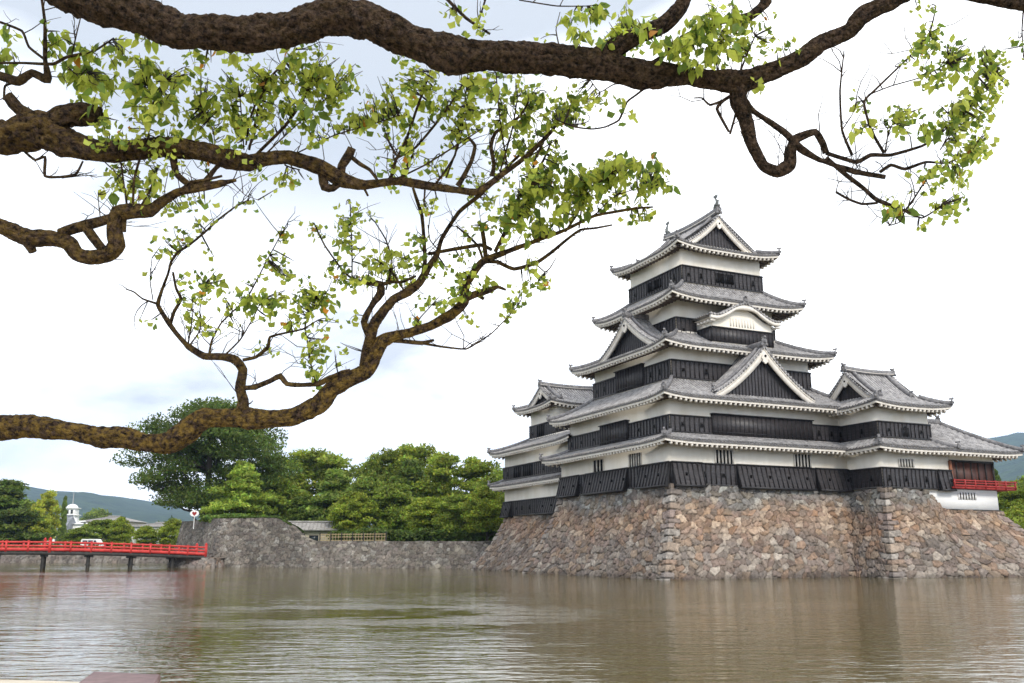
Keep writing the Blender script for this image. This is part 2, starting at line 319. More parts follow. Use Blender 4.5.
def stone_wall(name,path,tops,flare,size,aspect,pal,step,seed,label,closed=False,curve=1.25,relief=.2,tone=None,bottom=-.5,group=None,foot=0.,capw=.9,capmat=None,flares=None,cat='stone wall',inward=None):
    """path: top outline (x,y) with the open side on its right hand; tops: height at each point"""
    P_=[np.array(p,float) for p in path]; n=len(P_); b=MB()
    dirs=[(P_[i+1]-P_[i])/np.linalg.norm(P_[i+1]-P_[i]) for i in range(n-1)]
    nrm=[np.array((d[1],-d[0])) for d in dirs]
    off=[]
    for i in range(n):
        if i==0: off.append(nrm[0])
        elif i==n-1: off.append(nrm[-1])
        else:
            a_,c_=nrm[i-1],nrm[i]; s_=a_+c_; off.append(s_/(1+np.dot(a_,c_)))
    run=0.; top_pts=[]
    for i in range(n-1):
        Lg=np.linalg.norm(P_[i+1]-P_[i])
        fl0=flares[i] if flares else flare; fl1=flares[i+1] if flares else flare
        nu=max(3,int((Lg+flare)/step)); hmax=max(tops[i],tops[i+1])-bottom; nv=max(4,int(math.hypot(hmax,flare)/step))
        uu=np.linspace(0,1,nu+1); vv=np.linspace(0,1,nv+1); U,Vv=np.meshgrid(uu,vv,indexing='ij'); U=U.ravel(); Vv=Vv.ravel()
        zt=tops[i]*(1-U)+tops[i+1]*U; z=bottom+(zt-bottom)*Vv
        zz=np.clip(z/zt,-.2,1.2)
        fv=np.abs(np.clip(1-zz,0,2))**curve
        A=P_[i][None]+off[i][None]*(fl0*fv)[:,None]; B=P_[i+1][None]+off[i+1][None]*(fl1*fv)[:,None]
        X=A*(1-U)[:,None]+B*U[:,None]
        uc=run+U*Lg; vc=z*1.1
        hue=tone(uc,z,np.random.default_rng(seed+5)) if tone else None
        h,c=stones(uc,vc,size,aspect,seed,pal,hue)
        # long dressed corner stones laid alternately each way
        for side,du,conv in ((0,U*Lg,i>0 and nrm[i-1][0]*nrm[i][1]-nrm[i-1][1]*nrm[i][0]>.05),(1,(1-U)*Lg,i<n-2 and nrm[i][0]*nrm[i+1][1]-nrm[i][1]*nrm[i+1][0]>.05)):
            if not conv: continue
            rh=size*.98; zq=z+.10*np.sin(z*2.3+seed)+.05*np.sin(uc*3.1)+.06*np.sin(z*5.1); row=np.floor(zq/rh).astype(int); fr=zq/rh-row; rr_=np.random.default_rng(seed+77).random((256,4)); Rw=rr_[(row+50)&255]
            ln=size*np.where((row+side)%2==0,1.55,.75)*(.75+.6*Rw[:,0])+.05*np.sin(z*9); m=du<ln
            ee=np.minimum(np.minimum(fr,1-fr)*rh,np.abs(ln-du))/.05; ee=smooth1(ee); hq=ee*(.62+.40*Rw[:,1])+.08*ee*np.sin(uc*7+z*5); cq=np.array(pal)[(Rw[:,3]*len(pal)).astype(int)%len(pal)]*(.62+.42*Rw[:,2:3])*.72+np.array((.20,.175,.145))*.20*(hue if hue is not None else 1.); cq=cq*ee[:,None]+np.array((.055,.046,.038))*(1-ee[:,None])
            h=np.where(m,hq,h); c=np.where(m[:,None],cq,c)
        dirn=off[i][None]*(1-U)[:,None]+off[i+1][None]*U[:,None]
        w=np.clip(U*Lg/.6,0,1)*np.clip((1-U)*Lg/.6,0,1); dn=nrm[i][None]*w[:,None]+dirn*(1-w)[:,None]
        X=X+dn*((h-.5)*relief*np.clip((1.02-Vv)/.02,0.3,1))[:,None]
        zj=z+np.where(Vv>.999,(h-.5)*relief*.9,0)
        Vt=np.column_stack([X,zj]); k=nv+1
        ii,jj=np.meshgrid(np.arange(nu),np.arange(nv),indexing='ij'); q=(ii*k+jj).ravel()
        b.add(Vt,np.column_stack([q,q+k,q+k+1,q+1]),c)
        tp=Vt.reshape(nu+1,k,3)[:,-1]; cc=c.reshape(nu+1,k,3)[:,-1]
        # cap stones inwards
        inn=tp.copy(); inn[:,:2]-= (off[i][None]*(1-uu)[:,None]+off[i+1][None]*uu[:,None])*capw
        b.add(np.concatenate([tp,inn]),[(a,a+1,a+1+nu+1,a+nu+1) for a in range(nu)],np.concatenate([cc,cc*.9]))
        run+=Lg
    o=b.build(name,M['stone'],cols=True)
    return tag(o,label,cat,group)
# castle base
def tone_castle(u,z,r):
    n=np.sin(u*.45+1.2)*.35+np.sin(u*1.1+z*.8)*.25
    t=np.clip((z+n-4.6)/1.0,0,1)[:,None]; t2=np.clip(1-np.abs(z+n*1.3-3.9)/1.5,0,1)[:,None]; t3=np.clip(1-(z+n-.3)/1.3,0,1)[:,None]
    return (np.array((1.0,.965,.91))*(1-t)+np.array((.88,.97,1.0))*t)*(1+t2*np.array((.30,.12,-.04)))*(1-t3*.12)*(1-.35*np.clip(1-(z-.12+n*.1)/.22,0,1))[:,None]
BP=[(-2,23.0),(-7.25,22.95),(-7.25,8.4),(-8.75,8.2),(-8.75,-8.35),(7.3,-8.35),(7.3,-11.75),(11.5,-11.75),(13.2,-11.75),(19.35,-11.75),(19.5,6),(5,23)]
base_top=[5.05,5.05,5.05,6.25,6.2,6.2,6.2,6.15,4.72,4.72,4.72,5.0]
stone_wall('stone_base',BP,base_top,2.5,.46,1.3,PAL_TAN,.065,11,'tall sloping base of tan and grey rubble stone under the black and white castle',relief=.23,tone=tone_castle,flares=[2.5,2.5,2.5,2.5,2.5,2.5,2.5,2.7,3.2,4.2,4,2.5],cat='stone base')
b=MB(); 
b.poly([(-7.9,-7.6,6.1),(8.2,-7.6,6.1),(8.2,7.6,6.1),(-7.9,7.6,6.1)]); b.poly([(-6.5,7.6,4.95),(18.7,7.6,4.95),(5,22.3,4.95),(-6.5,22.3,4.95)]); b.poly([(8.3,-11.0,4.7),(18.7,-11.0,4.7),(18.7,7.5,4.7),(8.3,7.5,4.7)])
struct(b.build('castle_ground',M['earth']))

# embankment to the west
E0=np.array((-31.5,51.8)); E1=np.array((-9.2,29.6)); ed=(E1-E0)/np.linalg.norm(E1-E0); en=np.array((ed[1],-ed[0])) # right hand = towards water
def em(s,t=0.): return E0+ed*s+en*t
# top outline is set back from the foot by the batter
bt=.95
ret=np.array((-.2,.98))
TC=E0+np.array((.91,.49))*bt
tone_g=lambda u,z,r:(np.array((1.06,1.08,1.05))+0*u[:,None])*(.92+.18*np.clip(np.sin(u*.35)+np.sin(u*1.3+z),-1,1))[:,None]
ept=[TC+ret*15+np.array((20,16)),TC+ret*15,TC,TC+ed*3.5,TC+ed*7.8,TC+ed*9.8,TC+ed*11.2,TC+ed*12.6,TC+ed*36]
etop=[5.3,5.5,5.5,5.5,5.45,4.45,3.35,2.85,2.75]
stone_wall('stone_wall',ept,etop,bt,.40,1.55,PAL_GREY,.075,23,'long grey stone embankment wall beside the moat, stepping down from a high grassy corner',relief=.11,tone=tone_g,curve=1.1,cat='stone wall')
# grassy mound tops and island ground
def island():
    b=MB()
    low=[TC+ret*15+np.array((40,33)),TC+ret*14.5+np.array((1,.2)),TC+ed*7.5-en*2.,TC+ed*12-en*.5,TC+ed*32-en*.5,np.array((-5,22)),np.array((20,20)),np.array((60,0)),np.array((300,-40)),np.array((400,400)),np.array((30,400))]
    b.poly([(p[0],p[1],2.72) for p in low]); return struct(b.build('castle_island_ground',M['grass']))
island()
def mound():
    b=MB(); top=[]; n=14
    V=[];k=9
    ss=np.linspace(-.1,10.6,n)
    for s in ss:
        zt=np.interp(s,[0,3.5,7.8,9.8,11.2,12.6],[5.5,5.5,5.42,4.4,3.35,2.85])
        for j in range(k):
            t=j/(k-1)*14; p=TC+ed*s+(-en)*(t+.75)+0*ret
            p=TC+ed*(s+.5*0)+np.array((-en[0],-en[1]))*.5+ret*(t*1.0)+np.array((.5,0))
            z=zt+.22*math.sin(s*1.3+j)*(.4)+.18-(.12 if j==0 else 0)-.06*max(0,t-3)-max(0,s-8)*.12*t
            V.append((p[0],p[1],max(z,2.5)))
    b.add(V,[(i*k+j,(i+1)*k+j,(i+1)*k+j+1,i*k+j+1) for i in range(n-1) for j in range(k-1)])
    return struct(b.build('grass_mound',M['grass'],smooth=True))
mound()
# low landing of the bridge
lp=[cg(-39.6,113),cg(-38.4,106.3),cg(-33.4,105.7),cg(-33.0,112)]
lp=[(p[0],p[1]) for p in lp]
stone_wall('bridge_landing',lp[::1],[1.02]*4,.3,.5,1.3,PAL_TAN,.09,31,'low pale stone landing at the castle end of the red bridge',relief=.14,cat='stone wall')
b=MB(); q=[cg(-39.2,114),cg(-38.1,106.6),cg(-33.6,106.0),cg(-31,114)]; b.poly([(p[0],p[1],.98) for p in q]); struct(b.build('landing_path',M['earth']))
# far bank wall
fbp=[(p[0],p[1]) for p in (cg(-420,152),cg(-120,153),cg(-20,155),cg(60,156))]
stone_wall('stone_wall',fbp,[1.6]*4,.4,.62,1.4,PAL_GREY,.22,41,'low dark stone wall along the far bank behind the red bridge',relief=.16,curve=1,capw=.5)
# ------------------------------------------------------------------ castle pieces
def prof(t,a): return a*t+(1-a)*t*t
class Roof:
    """collects tiles, eaves and ridges of one roof"""
    def __init__(s): s.t=MB(); s.e=MB(); s.r=MB(); s.orn=[]
    def face(s,O,a,n,L,D,z0,z1,tav,ap=.75,lift=.3,Lc=3.2,brk=(),over=1.2,eave=True,s0=0.,s1=None,rl=1,rr=1,rafter=.42,mitl=True,mitr=True):
        """O outer eave corner, a along the eave, n inwards, L eave length, D depth of the slope"""
        O=np.array(O,float); a=np.array((*a,0.)); n=np.array((*n,0.)); s1=L if s1 is None else s1
        def lf(x): return lift*(rl*max(0,1-x/Lc)**2+rr*max(0,1-(L-x)/Lc)**2)
        def Pt(x,t,dz=0.):
            p=O+a*x+n*(t*D); p[2]=z0+(z1-z0)*prof(t,ap)+lf(x)*(1-t)**1.5+dz; return p
        s.Pt=Pt
        xs=sorted(set([s0,s1]+list(np.arange(s0+.4,s1,.6))+[x for b_ in brk for x in (b_-.001,b_+.001) if s0<x<s1]+[x for x in np.linspace(s0,s0+min(D,L/2),10)]+[x for x in np.linspace(s1-min(D,L/2),s1,10)]))
        nt_=7; V=[]
        for x in xs:
            tm=max(0.,min(1.,tav(x)))
            for j in range(nt_): V.append(Pt(x,tm*j/(nt_-1)))
        s.t.add(V,[(i*nt_+j,(i+1)*nt_+j,(i+1)*nt_+j+1,i*nt_+j+1) for i in range(len(xs)-1) for j in range(nt_-1)],None,1)
        # rows of round tiles
        sp=.29; cnt=int((s1-s0)/sp); 
        for k in range(cnt):
            x=s0+(k+.5)*(s1-s0)/cnt; tm=max(0.,min(1.,tav(x)))
            if tm*D<.25: continue
            m=max(3,min(7,int(tm*D/.5)+2)); V=[]
            for j in range(m):
                t=tm*j/(m-1)
                for dx,dz in ((-.088,-.01),(-.055,.085),(.055,.085),(.088,-.01)):
                    p=Pt(x,t,dz)+a*dx; 
                    if j==0: p=p-n*.04
                    V.append(p)
            F=[(i*4+j,i*4+j+1,i*4+j+5,i*4+j+4) for i in range(m-1) for j in range(3)]+[(0,1,2,3)]
            if True: s.t.add(V,[f for f in F])
        if eave:
            # tile lip, white fascia, soffit, rafters
            ex=[x for x in np.linspace(s0,s1,max(4,int((s1-s0)/.5)))]
            def band(d0,za,d1,zb,mi,mit=True):
                A=[];B=[]
                for x in ex:
                    xa=min(max(x,s0+(d0 if mitl else 0)),s1-(d0 if mitr else 0)); xb=min(max(x,s0+(d1 if mitl else 0)),s1-(d1 if mitr else 0))
                    A.append(O+a*xa+n*d0+np.array((0,0,z0-O[2]+lf(x)+za))); B.append(O+a*xb+n*d1+np.array((0,0,z0-O[2]+lf(x)*(1-.6*max(0,d1)/max(over,.1))+zb)))
                s.e.strip(A,B,mi)
            band(-.03,.02,-.03,-.09,1); band(-.03,-.09,.05,-.09,1)
            band(.05,-.09,.05,-.25,0); band(.05,-.25,.14,-.25,0)
            band(.12,-.22,over+.1,-.22+.22*over,2)
            k=int((s1-s0)/rafter)
            for i in range(k):
                x=s0+(i+.5)*(s1-s0)/k
                ln=min(over+.05,(x-s0)*1. if mitl else 99,(s1-x)*1. if mitr else 99)
                if ln<.3: continue
                p=O+a*x+n*.10; p[2]=z0+lf(x)-.34; q=O+a*x+n*ln; q[2]=z0+lf(x)*(1-.6*ln/over)-.34+.22*ln
                m_=p+(q-p)*min(1.,.26/ln); s.e.beam(p,m_,.15,.19,0,off=-.105); s.e.beam(m_,q,.12,.14,2,off=-.06)
        return Pt
    def ridge(s,path,w=.26,h=.26,seam=False):
        pr=[(-w/2,-.08),(-w/2,h*.72),(-w*.28,h),(w*.28,h),(w/2,h*.72),(w/2,-.08)]
        s.r.sweep(path,pr,0)
        if seam: s.r.sweep([np.array(p)+np.array((0,0,.0)) for p in path],[(-w/2-.02,.04),(-w/2-.02,h*.22),(w/2+.02,h*.22),(w/2+.02,.04)],1)
    def hip(s,Pt_c,Pt_i,z0,z1,ap,lift,w=.24,h=.24,n=7,tmax=1.):
        path=[]
        for j in range(n):
            t=tmax*j/(n-1); p=np.array(Pt_c)*(1-t)+np.array(Pt_i)*t; p[2]=z0+(z1-z0)*prof(t,ap)+lift*(1-t)**2.6+.05
            if j==0: p[2]+=.04
            path.append(p)
        s.ridge(path,w,h); d=path[0]-path[1]; d/=np.linalg.norm(d); s.orn.append((path[0]+d*.02,d,.9)); return path
    def end_tile(s,p,d,k=1.): s.orn.append((np.array(p,float),np.array(d,float)/np.linalg.norm(d),k))
    def build(s,parent,name='roof',ornaments=True):
        o=s.t.build(name,[M['tile'],M['tilepanshade']],parent)
        if s.e.V: s.e.build('eaves',[M['trim'],M['tilelip'],M['under']],o)
        if s.r.V: s.r.build('ridge',[M['tiledark'],M['trim']],o)
        for p,d,k in s.orn: ridge_end(p,d,k,o)
        return o
def ridge_end(p,d,k,parent):
    """demon-face ridge-end tile with its round pipe tile"""
    d=np.array((d[0],d[1],0.)); d/=np.linalg.norm(d)+1e-9; sd_=np.array((d[1],-d[0],0)); up=np.array((0,0,1.))
    b=MB(); pr=[(-.26,-.10),(-.30,.02),(-.20,.10),(-.22,.30),(-.10,.40),(0,.50),(.10,.40),(.22,.30),(.20,.10),(.30,.02),(.26,-.10),(0,-.04)]
    pr=[(x*k,y*k) for x,y in pr]
    b.prism(pr,np.array(p)-d*.05,sd_,0,up,d,.10*k)
    b.ball(np.array(p)+d*.08*k+up*.14*k,.11*k,n=5,m=7)
    q=np.array(p)+up*.46*k; b.tube([q-d*.22*k,q+d*.02*k,q+d*.14*k+up*.05*k],[.07*k,.075*k,.09*k],8)
    return b.build('ridge_end_tile',M['tiledark'],parent)
def skirt(parent,x0,x1,y0,y1,X0,X1,Y0,Y1,z0,z1,over,ap=.75,lift=.3,sides='SWNE',hips=('SW','SE','NW','NE'),name='roof',extra=None,Lc=3.2):
    """skirt roof: inner rect x0.. at z1, outer rect X0.. at z0"""
    r=Roof(); iw,ie,is_,inn=x0-X0,X1-x1,y0-Y0,Y1-y1
    def tv(l,rg,L,LH=True,RH=True): return lambda x:min(1.,x/l if LH else 1.,(L-x)/rg if RH else 1.)
    kw=dict(ap=ap,lift=lift,over=over,Lc=Lc)
    if 'S' in sides: r.face((X0,Y0,0),(1,0),(0,1),X1-X0,is_,z0,z1,tv(iw,ie,X1-X0),**kw)
    if 'N' in sides: r.face((X1,Y1,0),(-1,0),(0,-1),X1-X0,inn,z0,z1,tv(ie,iw,X1-X0),**kw)
    if 'W' in sides: r.face((X0,Y1,0),(0,-1),(1,0),Y1-Y0,iw,z0,z1,tv(inn,is_,Y1-Y0),**kw)
    if 'E' in sides: r.face((X1,Y0,0),(0,1),(-1,0),Y1-Y0,ie,z0,z1,tv(is_,inn,Y1-Y0),**kw)
    C={'SW':((X0,Y0,0),(x0,y0,0)),'SE':((X1,Y0,0),(x1,y0,0)),'NW':((X0,Y1,0),(x0,y1,0)),'NE':((X1,Y1,0),(x1,y1,0))}
    for h in hips: r.hip(*C[h],z0,z1,ap,lift*1.0)
    # pale plaster seam where the roof meets the wall
    g=.05; zz=z1+.03
    for c,p,q in (('S',(x0-g,y0-g,zz),(x1+g,y0-g,zz)),('N',(x1+g,y1+g,zz),(x0-g,y1+g,zz)),('W',(x0-g,y1+g,zz),(x0-g,y0-g,zz)),('E',(x1+g,y0-g,zz),(x1+g,y1+g,zz))):
        if c in sides: r.r.beam(p,q,.22,.13,1,off=-.06)
    if extra: extra(r)
    return r.build(parent,name),r

def barge(parent,pts,d,n_out,w=.42,th=.14,name='bargeboard',drop=.02):
    """white curved gable boards: pts = outline of one roof edge from foot over the peak to foot (3D), n_out = outward dir"""
    P_=[np.array(p,float) for p in pts]; no_=np.array((*n_out,0.)); b=MB(); k=len(P_); mid=k//2
    V=[]
    for i,p in enumerate(P_):
        ww=w*(1.12-.35*(1-abs(i-mid)/mid)*0) if i not in (0,k-1) else w
        # vertical drop grows near the peak to keep constant width
        q0=P_[max(i-1,0)]; q1=P_[min(i+1,k-1)]; sl=abs(q1[2]-q0[2])/(math.hypot(q1[0]-q0[0],q1[1]-q0[1])+1e-6)
        if i==mid: qa=P_[mid-1]; sl=abs(p[2]-qa[2])/math.hypot(*(p-qa)[:2])
        dz=ww*math.sqrt(1+min(sl,2.2)**2)
        V+= [p+no_*th-np.array((0,0,drop)),p+no_*th-np.array((0,0,drop+dz)),p-np.array((0,0,drop+dz)),p-np.array((0,0,drop))]
    b.add(V,[(i*4+j,i*4+(j+1)%4,(i+1)*4+(j+1)%4,(i+1)*4+j) for i in range(k-1) for j in range(4)]); b.poly(V[:4]); b.poly(V[-4:])
    # raised outer moulding
    Vm=[]
    for i in range(k):
        a_=V[i*4]+no_*.04; c_=a_-np.array((0,0,.14)); Vm+=[a_,c_,c_-no_*.05,a_-no_*.05]
    b.add(Vm,[(i*4+j,i*4+(j+1)%4,(i+1)*4+(j+1)%4,(i+1)*4+j) for i in range(k-1) for j in range(4)])
    return b.build(name,M['trim'],parent), V
def pendant(parent,p,n_out,k=1.):
    no_=np.array((*n_out,0.)); ex=np.array((-n_out[1],n_out[0],0.)); pr=[(0,-.62),(.13,-.50),(.24,-.42),(.22,-.28),(.34,-.14),(.27,.05),(.12,.20),(-.12,.20),(-.27,.05),(-.34,-.14),(-.22,-.28),(-.24,-.42),(-.13,-.50)]
    b=MB(); b.prism([(x*k,y*k) for x,y in pr],p,ex,0,(0,0,1),no_,.10)
    b.ball(np.array(p)+no_*.11+np.array((0,0,0.0)),.10*k,1,n=5,m=8)
    b.build('gable_pendant',[M['trim'],M['void']],parent)
def gable_boards(parent,pts,zfoot,n_out,back=.0):
    """dark vertical boarding filling a gable; pts: lower edge of bargeboards"""
    no_=np.array((*n_out,0.)); b=MB(); A=[np.array(p,float)-no_*back for p in pts]; B=[np.array((p[0],p[1],min(zfoot,p[2]))) for p in A]
    b.strip(B,A,0)
    c0,c1=A[0],A[-1]; Lh=np.linalg.norm((c1-c0)[:2]); ah=(c1-c0)/Lh; ah[2]=0
    ds=[np.dot(p-c0,ah) for p in A]; zs_=[p[2] for p in A]; m=int(Lh/.3)
    for i in range(1,m):
        x=Lh*i/m; z=np.interp(x,ds,zs_)
        if z>zfoot+.1: b.beam(B[0]+ah*x+no_*.02+np.array((0,0,0)),np.array((*(B[0]+ah*x+no_*.02)[:2],z)),.04,.04,1) if False else b.obox([*(c0+ah*x+no_*.02)[:2],(z+zfoot)/2],ah*.02,no_*.025,(0,0,(z-zfoot)/2),1)
    return b.build('gable_boarding',[M['board'],M['boardedge']],parent)
def chidori(parent,cx,cy,n_out,hw,zp,zf,front,depth,ap=.62,name='dormer_gable',w=.42,ornk=1.1):
    """triangular dormer gable. (cx,cy) centre line on the face plane; n_out outward; front= verge plane offset; depth inward"""
    no_=np.array((*n_out,0.)); ex=np.array((-n_out[1],n_out[0],0.)); c=np.array((cx,cy,0.)); r=Roof()
    n=9
    def edge(u,sgn,off,dz=0.): # u 0 foot ..1 peak
        p=c+ex*sgn*hw*(1-u)+no_*off; p[2]=zf+(zp-zf)*prof(u,ap)+dz; return p
    for sg in (-1,1):
        F=[edge(i/(n-1),sg,front) for i in range(n)]; Bk=[edge(i/(n-1),sg,front-depth) for i in range(n)]
        r.t.strip(F,Bk); r.t.strip([p-np.array((0,0,.10)) for p in F],[p-np.array((0,0,.10)) for p in Bk]); r.t.strip(F,[p-np.array((0,0,.10)) for p in F])
        m=int(depth/.29)
        for k in range(m+1):
            off=front-.06-k*.29
            V=[]
            for i in range(n):
                for dx,dz in ((-.078,-.01),(-.05,.08),(.05,.08),(.078,-.01)): p=edge(i/(n-1),sg,off,dz)+no_*dx; V.append(p)
            r.t.add(V,[(i*4+j,i*4+j+1,i*4+j+5,i*4+j+4) for i in range(n-1) for j in range(3)])
        # stubby verge tiles showing as dots along the edge
        for i in range(int(hw*1.3/.3)):
            u=(i+.5)/int(hw*1.3/.3); p=edge(u,sg,front); r.t.tube([p-no_*.15+np.array((0,0,.0)),p+no_*.10],.085,6)
        # descending ridge beside the verge
        r.ridge([edge(i/(n-1)*.93+.03,sg,front-.62,.06) for i in range(n)],.22,.20)
        e=edge(.03,sg,front-.62,.1); d=e-edge(.2,sg,front-.62,.1); r.end_tile(e,d,.75)
    pk=c+no_*(front+.02); pk[2]=zp+.05; bk=c+no_*(front-depth); bk[2]=zp+.05
    r.ridge([pk,(pk+bk)/2,bk],.34,.38); r.end_tile(pk+np.array((0,0,.12)),no_,ornk)
    o=r.build(parent,name)
    P_=[edge(i/(n-1),-1,front-.20) for i in range(n)]+[edge(1-i/(n-1),1,front-.20) for i in range(1,n)]
    P_=[p-np.array((0,0,.10)) for p in P_]
    _,V=barge(o,P_,None,n_out,w=w)
    pp=c+no_*(front-.05); pp[2]=zp-.10-w*1.55; pendant(o,pp,n_out,1.0 if hw>3 else .7)
    G=[edge(i/(n-1),-1,front-.55,-.3) for i in range(n)]+[edge(1-i/(n-1),1,front-.55,-.3) for i in range(1,n)]
    gable_boards(o,G,zf-.35,n_out)
    return o
def irimoya(parent,X0,X1,Y0,Y1,axis,g0,g1,z0,zr,over,ap=.5,lift=.35,shachi=False,ends=(1,1),rname='roof',rh=.48,up_=.20,ek=1.15):
    """hip-and-gable roof over the eave rectangle; gable planes at g0,g1 along the ridge axis"""
    r=Roof(); kw=dict(ap=ap,lift=lift,over=over)
    if axis=='y': D=(X1-X0)/2; La=Y1-Y0; a0=g0-Y0; a1=Y1-g1
    else: D=(Y1-Y0)/2; La=X1-X0; a0=g0-X0; a1=X1-g1
    def tl(l,rr_): return lambda x:(x/D if x<l else ((La-x)/D if x>La-rr_ else 1.))
    def te(lim,LL): return lambda x:min(x/D,(LL-x)/D,(lim+.5)/D)
    if axis=='y':
        r.face((X0,Y1,0),(0,-1),(1,0),La,D,z0,zr,tl(a1,a0),brk=(a1,La-a0),**kw)
        r.face((X1,Y0,0),(0,1),(-1,0),La,D,z0,zr,tl(a0,a1),brk=(a0,La-a1),**kw)
        LL=X1-X0; r.face((X0,Y0,0),(1,0),(0,1),LL,D,z0,zr,te(a0,LL),brk=(a0+.5,LL-a0-.5),**kw); r.face((X1,Y1,0),(-1,0),(0,-1),LL,D,z0,zr,te(a1,LL),brk=(a1+.5,LL-a1-.5),**kw)
        cx=(X0+X1)/2; E=[(np.array((cx,g0,0.)),(0,-1),a0),(np.array((cx,g1,0.)),(0,1),a1)]
    else:
        r.face((X0,Y0,0),(1,0),(0,1),La,D,z0,zr,tl(a0,a1),brk=(a0,La-a1),**kw)
        r.face((X1,Y1,0),(-1,0),(0,-1),La,D,z0,zr,tl(a1,a0),brk=(a1,La-a0),**kw)
        LL=Y1-Y0; r.face((X0,Y1,0),(0,-1),(1,0),LL,D,z0,zr,te(a0,LL),brk=(a0+.5,LL-a0-.5),**kw); r.face((X1,Y0,0),(0,1),(-1,0),LL,D,z0,zr,te(a1,LL),brk=(a1+.5,LL-a1-.5),**kw)
        cy=(Y0+Y1)/2; E=[(np.array((g0,cy,0.)),(-1,0),a0),(np.array((g1,cy,0.)),(1,0),a1)]
    for (CX,CY,sx,sy,aa) in ((X0,Y0,1,1,a0),(X1,Y0,-1,1,a0 if axis=='y' else a1),(X0,Y1,1,-1,a1 if axis=='y' else a0),(X1,Y1,-1,-1,a1)):
        tm=(aa+.15)/D; r.hip((CX,CY,0),(CX+sx*D,CY+sy*D,0),z0,zr,ap,lift,tmax=tm,n=5)
    # main ridge
    p0=E[0][0]+np.array((*E[0][1],0))*.05; p1=E[1][0]+np.array((*E[1][1],0))*.05
    rp=[p0*(1-t)+p1*t for t in np.linspace(0,1,9)]
    for i,p in enumerate(rp): p[2]=zr+.02+up_*abs(i/4-1)**2
    r.ridge(rp,.40,rh,seam=True)
    specs=[]
    for (c,no,aa) in E:
        no_=np.array((*no,0.)); ex=np.array((-no[1],no[0],0.)); n=9; t0=aa/D
        def edge(u,sg,off,dz=0.,ex=ex,no_=no_,c=c,t0=t0):
            t=t0+(1-t0)*u; p=c+ex*sg*D*(1-t)+no_*off; p[2]=z0+(zr-z0)*prof(t,ap)+dz; return p
        for sg in (-1,1):
            r.t.strip([edge(i/(n-1),sg,.02) for i in range(n)],[edge(i/(n-1),sg,.02,-.12) for i in range(n)])
            m=int(D*1.15/.3)
            for i in range(m):
                u=(i+.5)/m; p=edge(u,sg,0); r.t.tube([p-no_*.15,p+no_*.10],.085,6)
            r.ridge([edge(.06+.9*i/(n-1),sg,-.75,.05) for i in range(n)],.24,.24)
            e=edge(.06,sg,-.75,.12); d=e-edge(.25,sg,-.75,.12); r.end_tile(e,d,.85)
        r.end_tile(edge(1,1,.05,rh-.25),no_,ek)
        specs.append((edge,no,aa,D,c,n))
    o=r.build(parent,rname)
    for i,(edge,no,aa,D_,c,n) in enumerate(specs):
        if not ends[i]: continue
        lo=.10
        us=[lo+(1-lo)*k/(n-1) for k in range(n)]
        P_=[edge(u,-1,-.20,-.10) for u in us]+[edge(u,1,-.20,-.10) for u in us[::-1][1:]]
        barge(o,P_,None,no,w=.36)
        pp=edge(1,1,-.05); pp[2]=zr-.75; pendant(o,pp,no,.8)
        G=[edge(u,-1,-.45,-.3) for u in us]+[edge(u,1,-.45,-.3) for u in us[::-1][1:]]
        gable_boards(o,G,G[0][2]-.3,no)
    if shachi:
        for p,sg in ((rp[0],-1),(rp[-1],1)): shachihoko(o,p+np.array((0,-sg*.35 if axis=='y' else 0,.48)) if axis=='y' else p+np.array((-sg*.35,0,.48)),(0,sg) if axis=='y' else (sg,0),.85)
    return o
def shachihoko(parent,p,d,k=1.):
    """fish-shaped roof ornament, head down and tail up"""
    d=np.array((*d,0.)); up=np.array((0,0,1.)); s=np.cross(d,up); b=MB(); p=np.array(p,float)
    pa=[p-d*.30*k+up*.05*k,p-d*.10*k+up*.12*k,p+d*.12*k+up*.25*k,p+d*.22*k+up*.48*k,p+d*.16*k+up*.74*k,p+d*.02*k+up*.95*k,p+d*.02*k+up*1.12*k]
    b.tube(pa,[.11*k,.19*k,.20*k,.16*k,.11*k,.07*k,.03*k],8)
    b.prism([(-.03,0),(-.26,.16),(-.20,.36),(-.05,.24),(0,.40),(.08,.24),(.26,.34),(.24,.12),(.03,0)],pa[5]-s*.025,d,0,up,s,.05)
    b.prism([(0,0),(.18,.02),(.25,.16),(.10,.2)],pa[3]-s*.02,d,0,up,s,.04)
    for sg in (-1,1): b.obox(pa[2]+s*sg*.2*k,d*.10*k,s*.08*k,up*.04*k)
    b.obox(p+up*.0,d*.22*k,s*.16*k,up*.07*k)
    return b.build('fish_ornament',M['bronze'],parent)

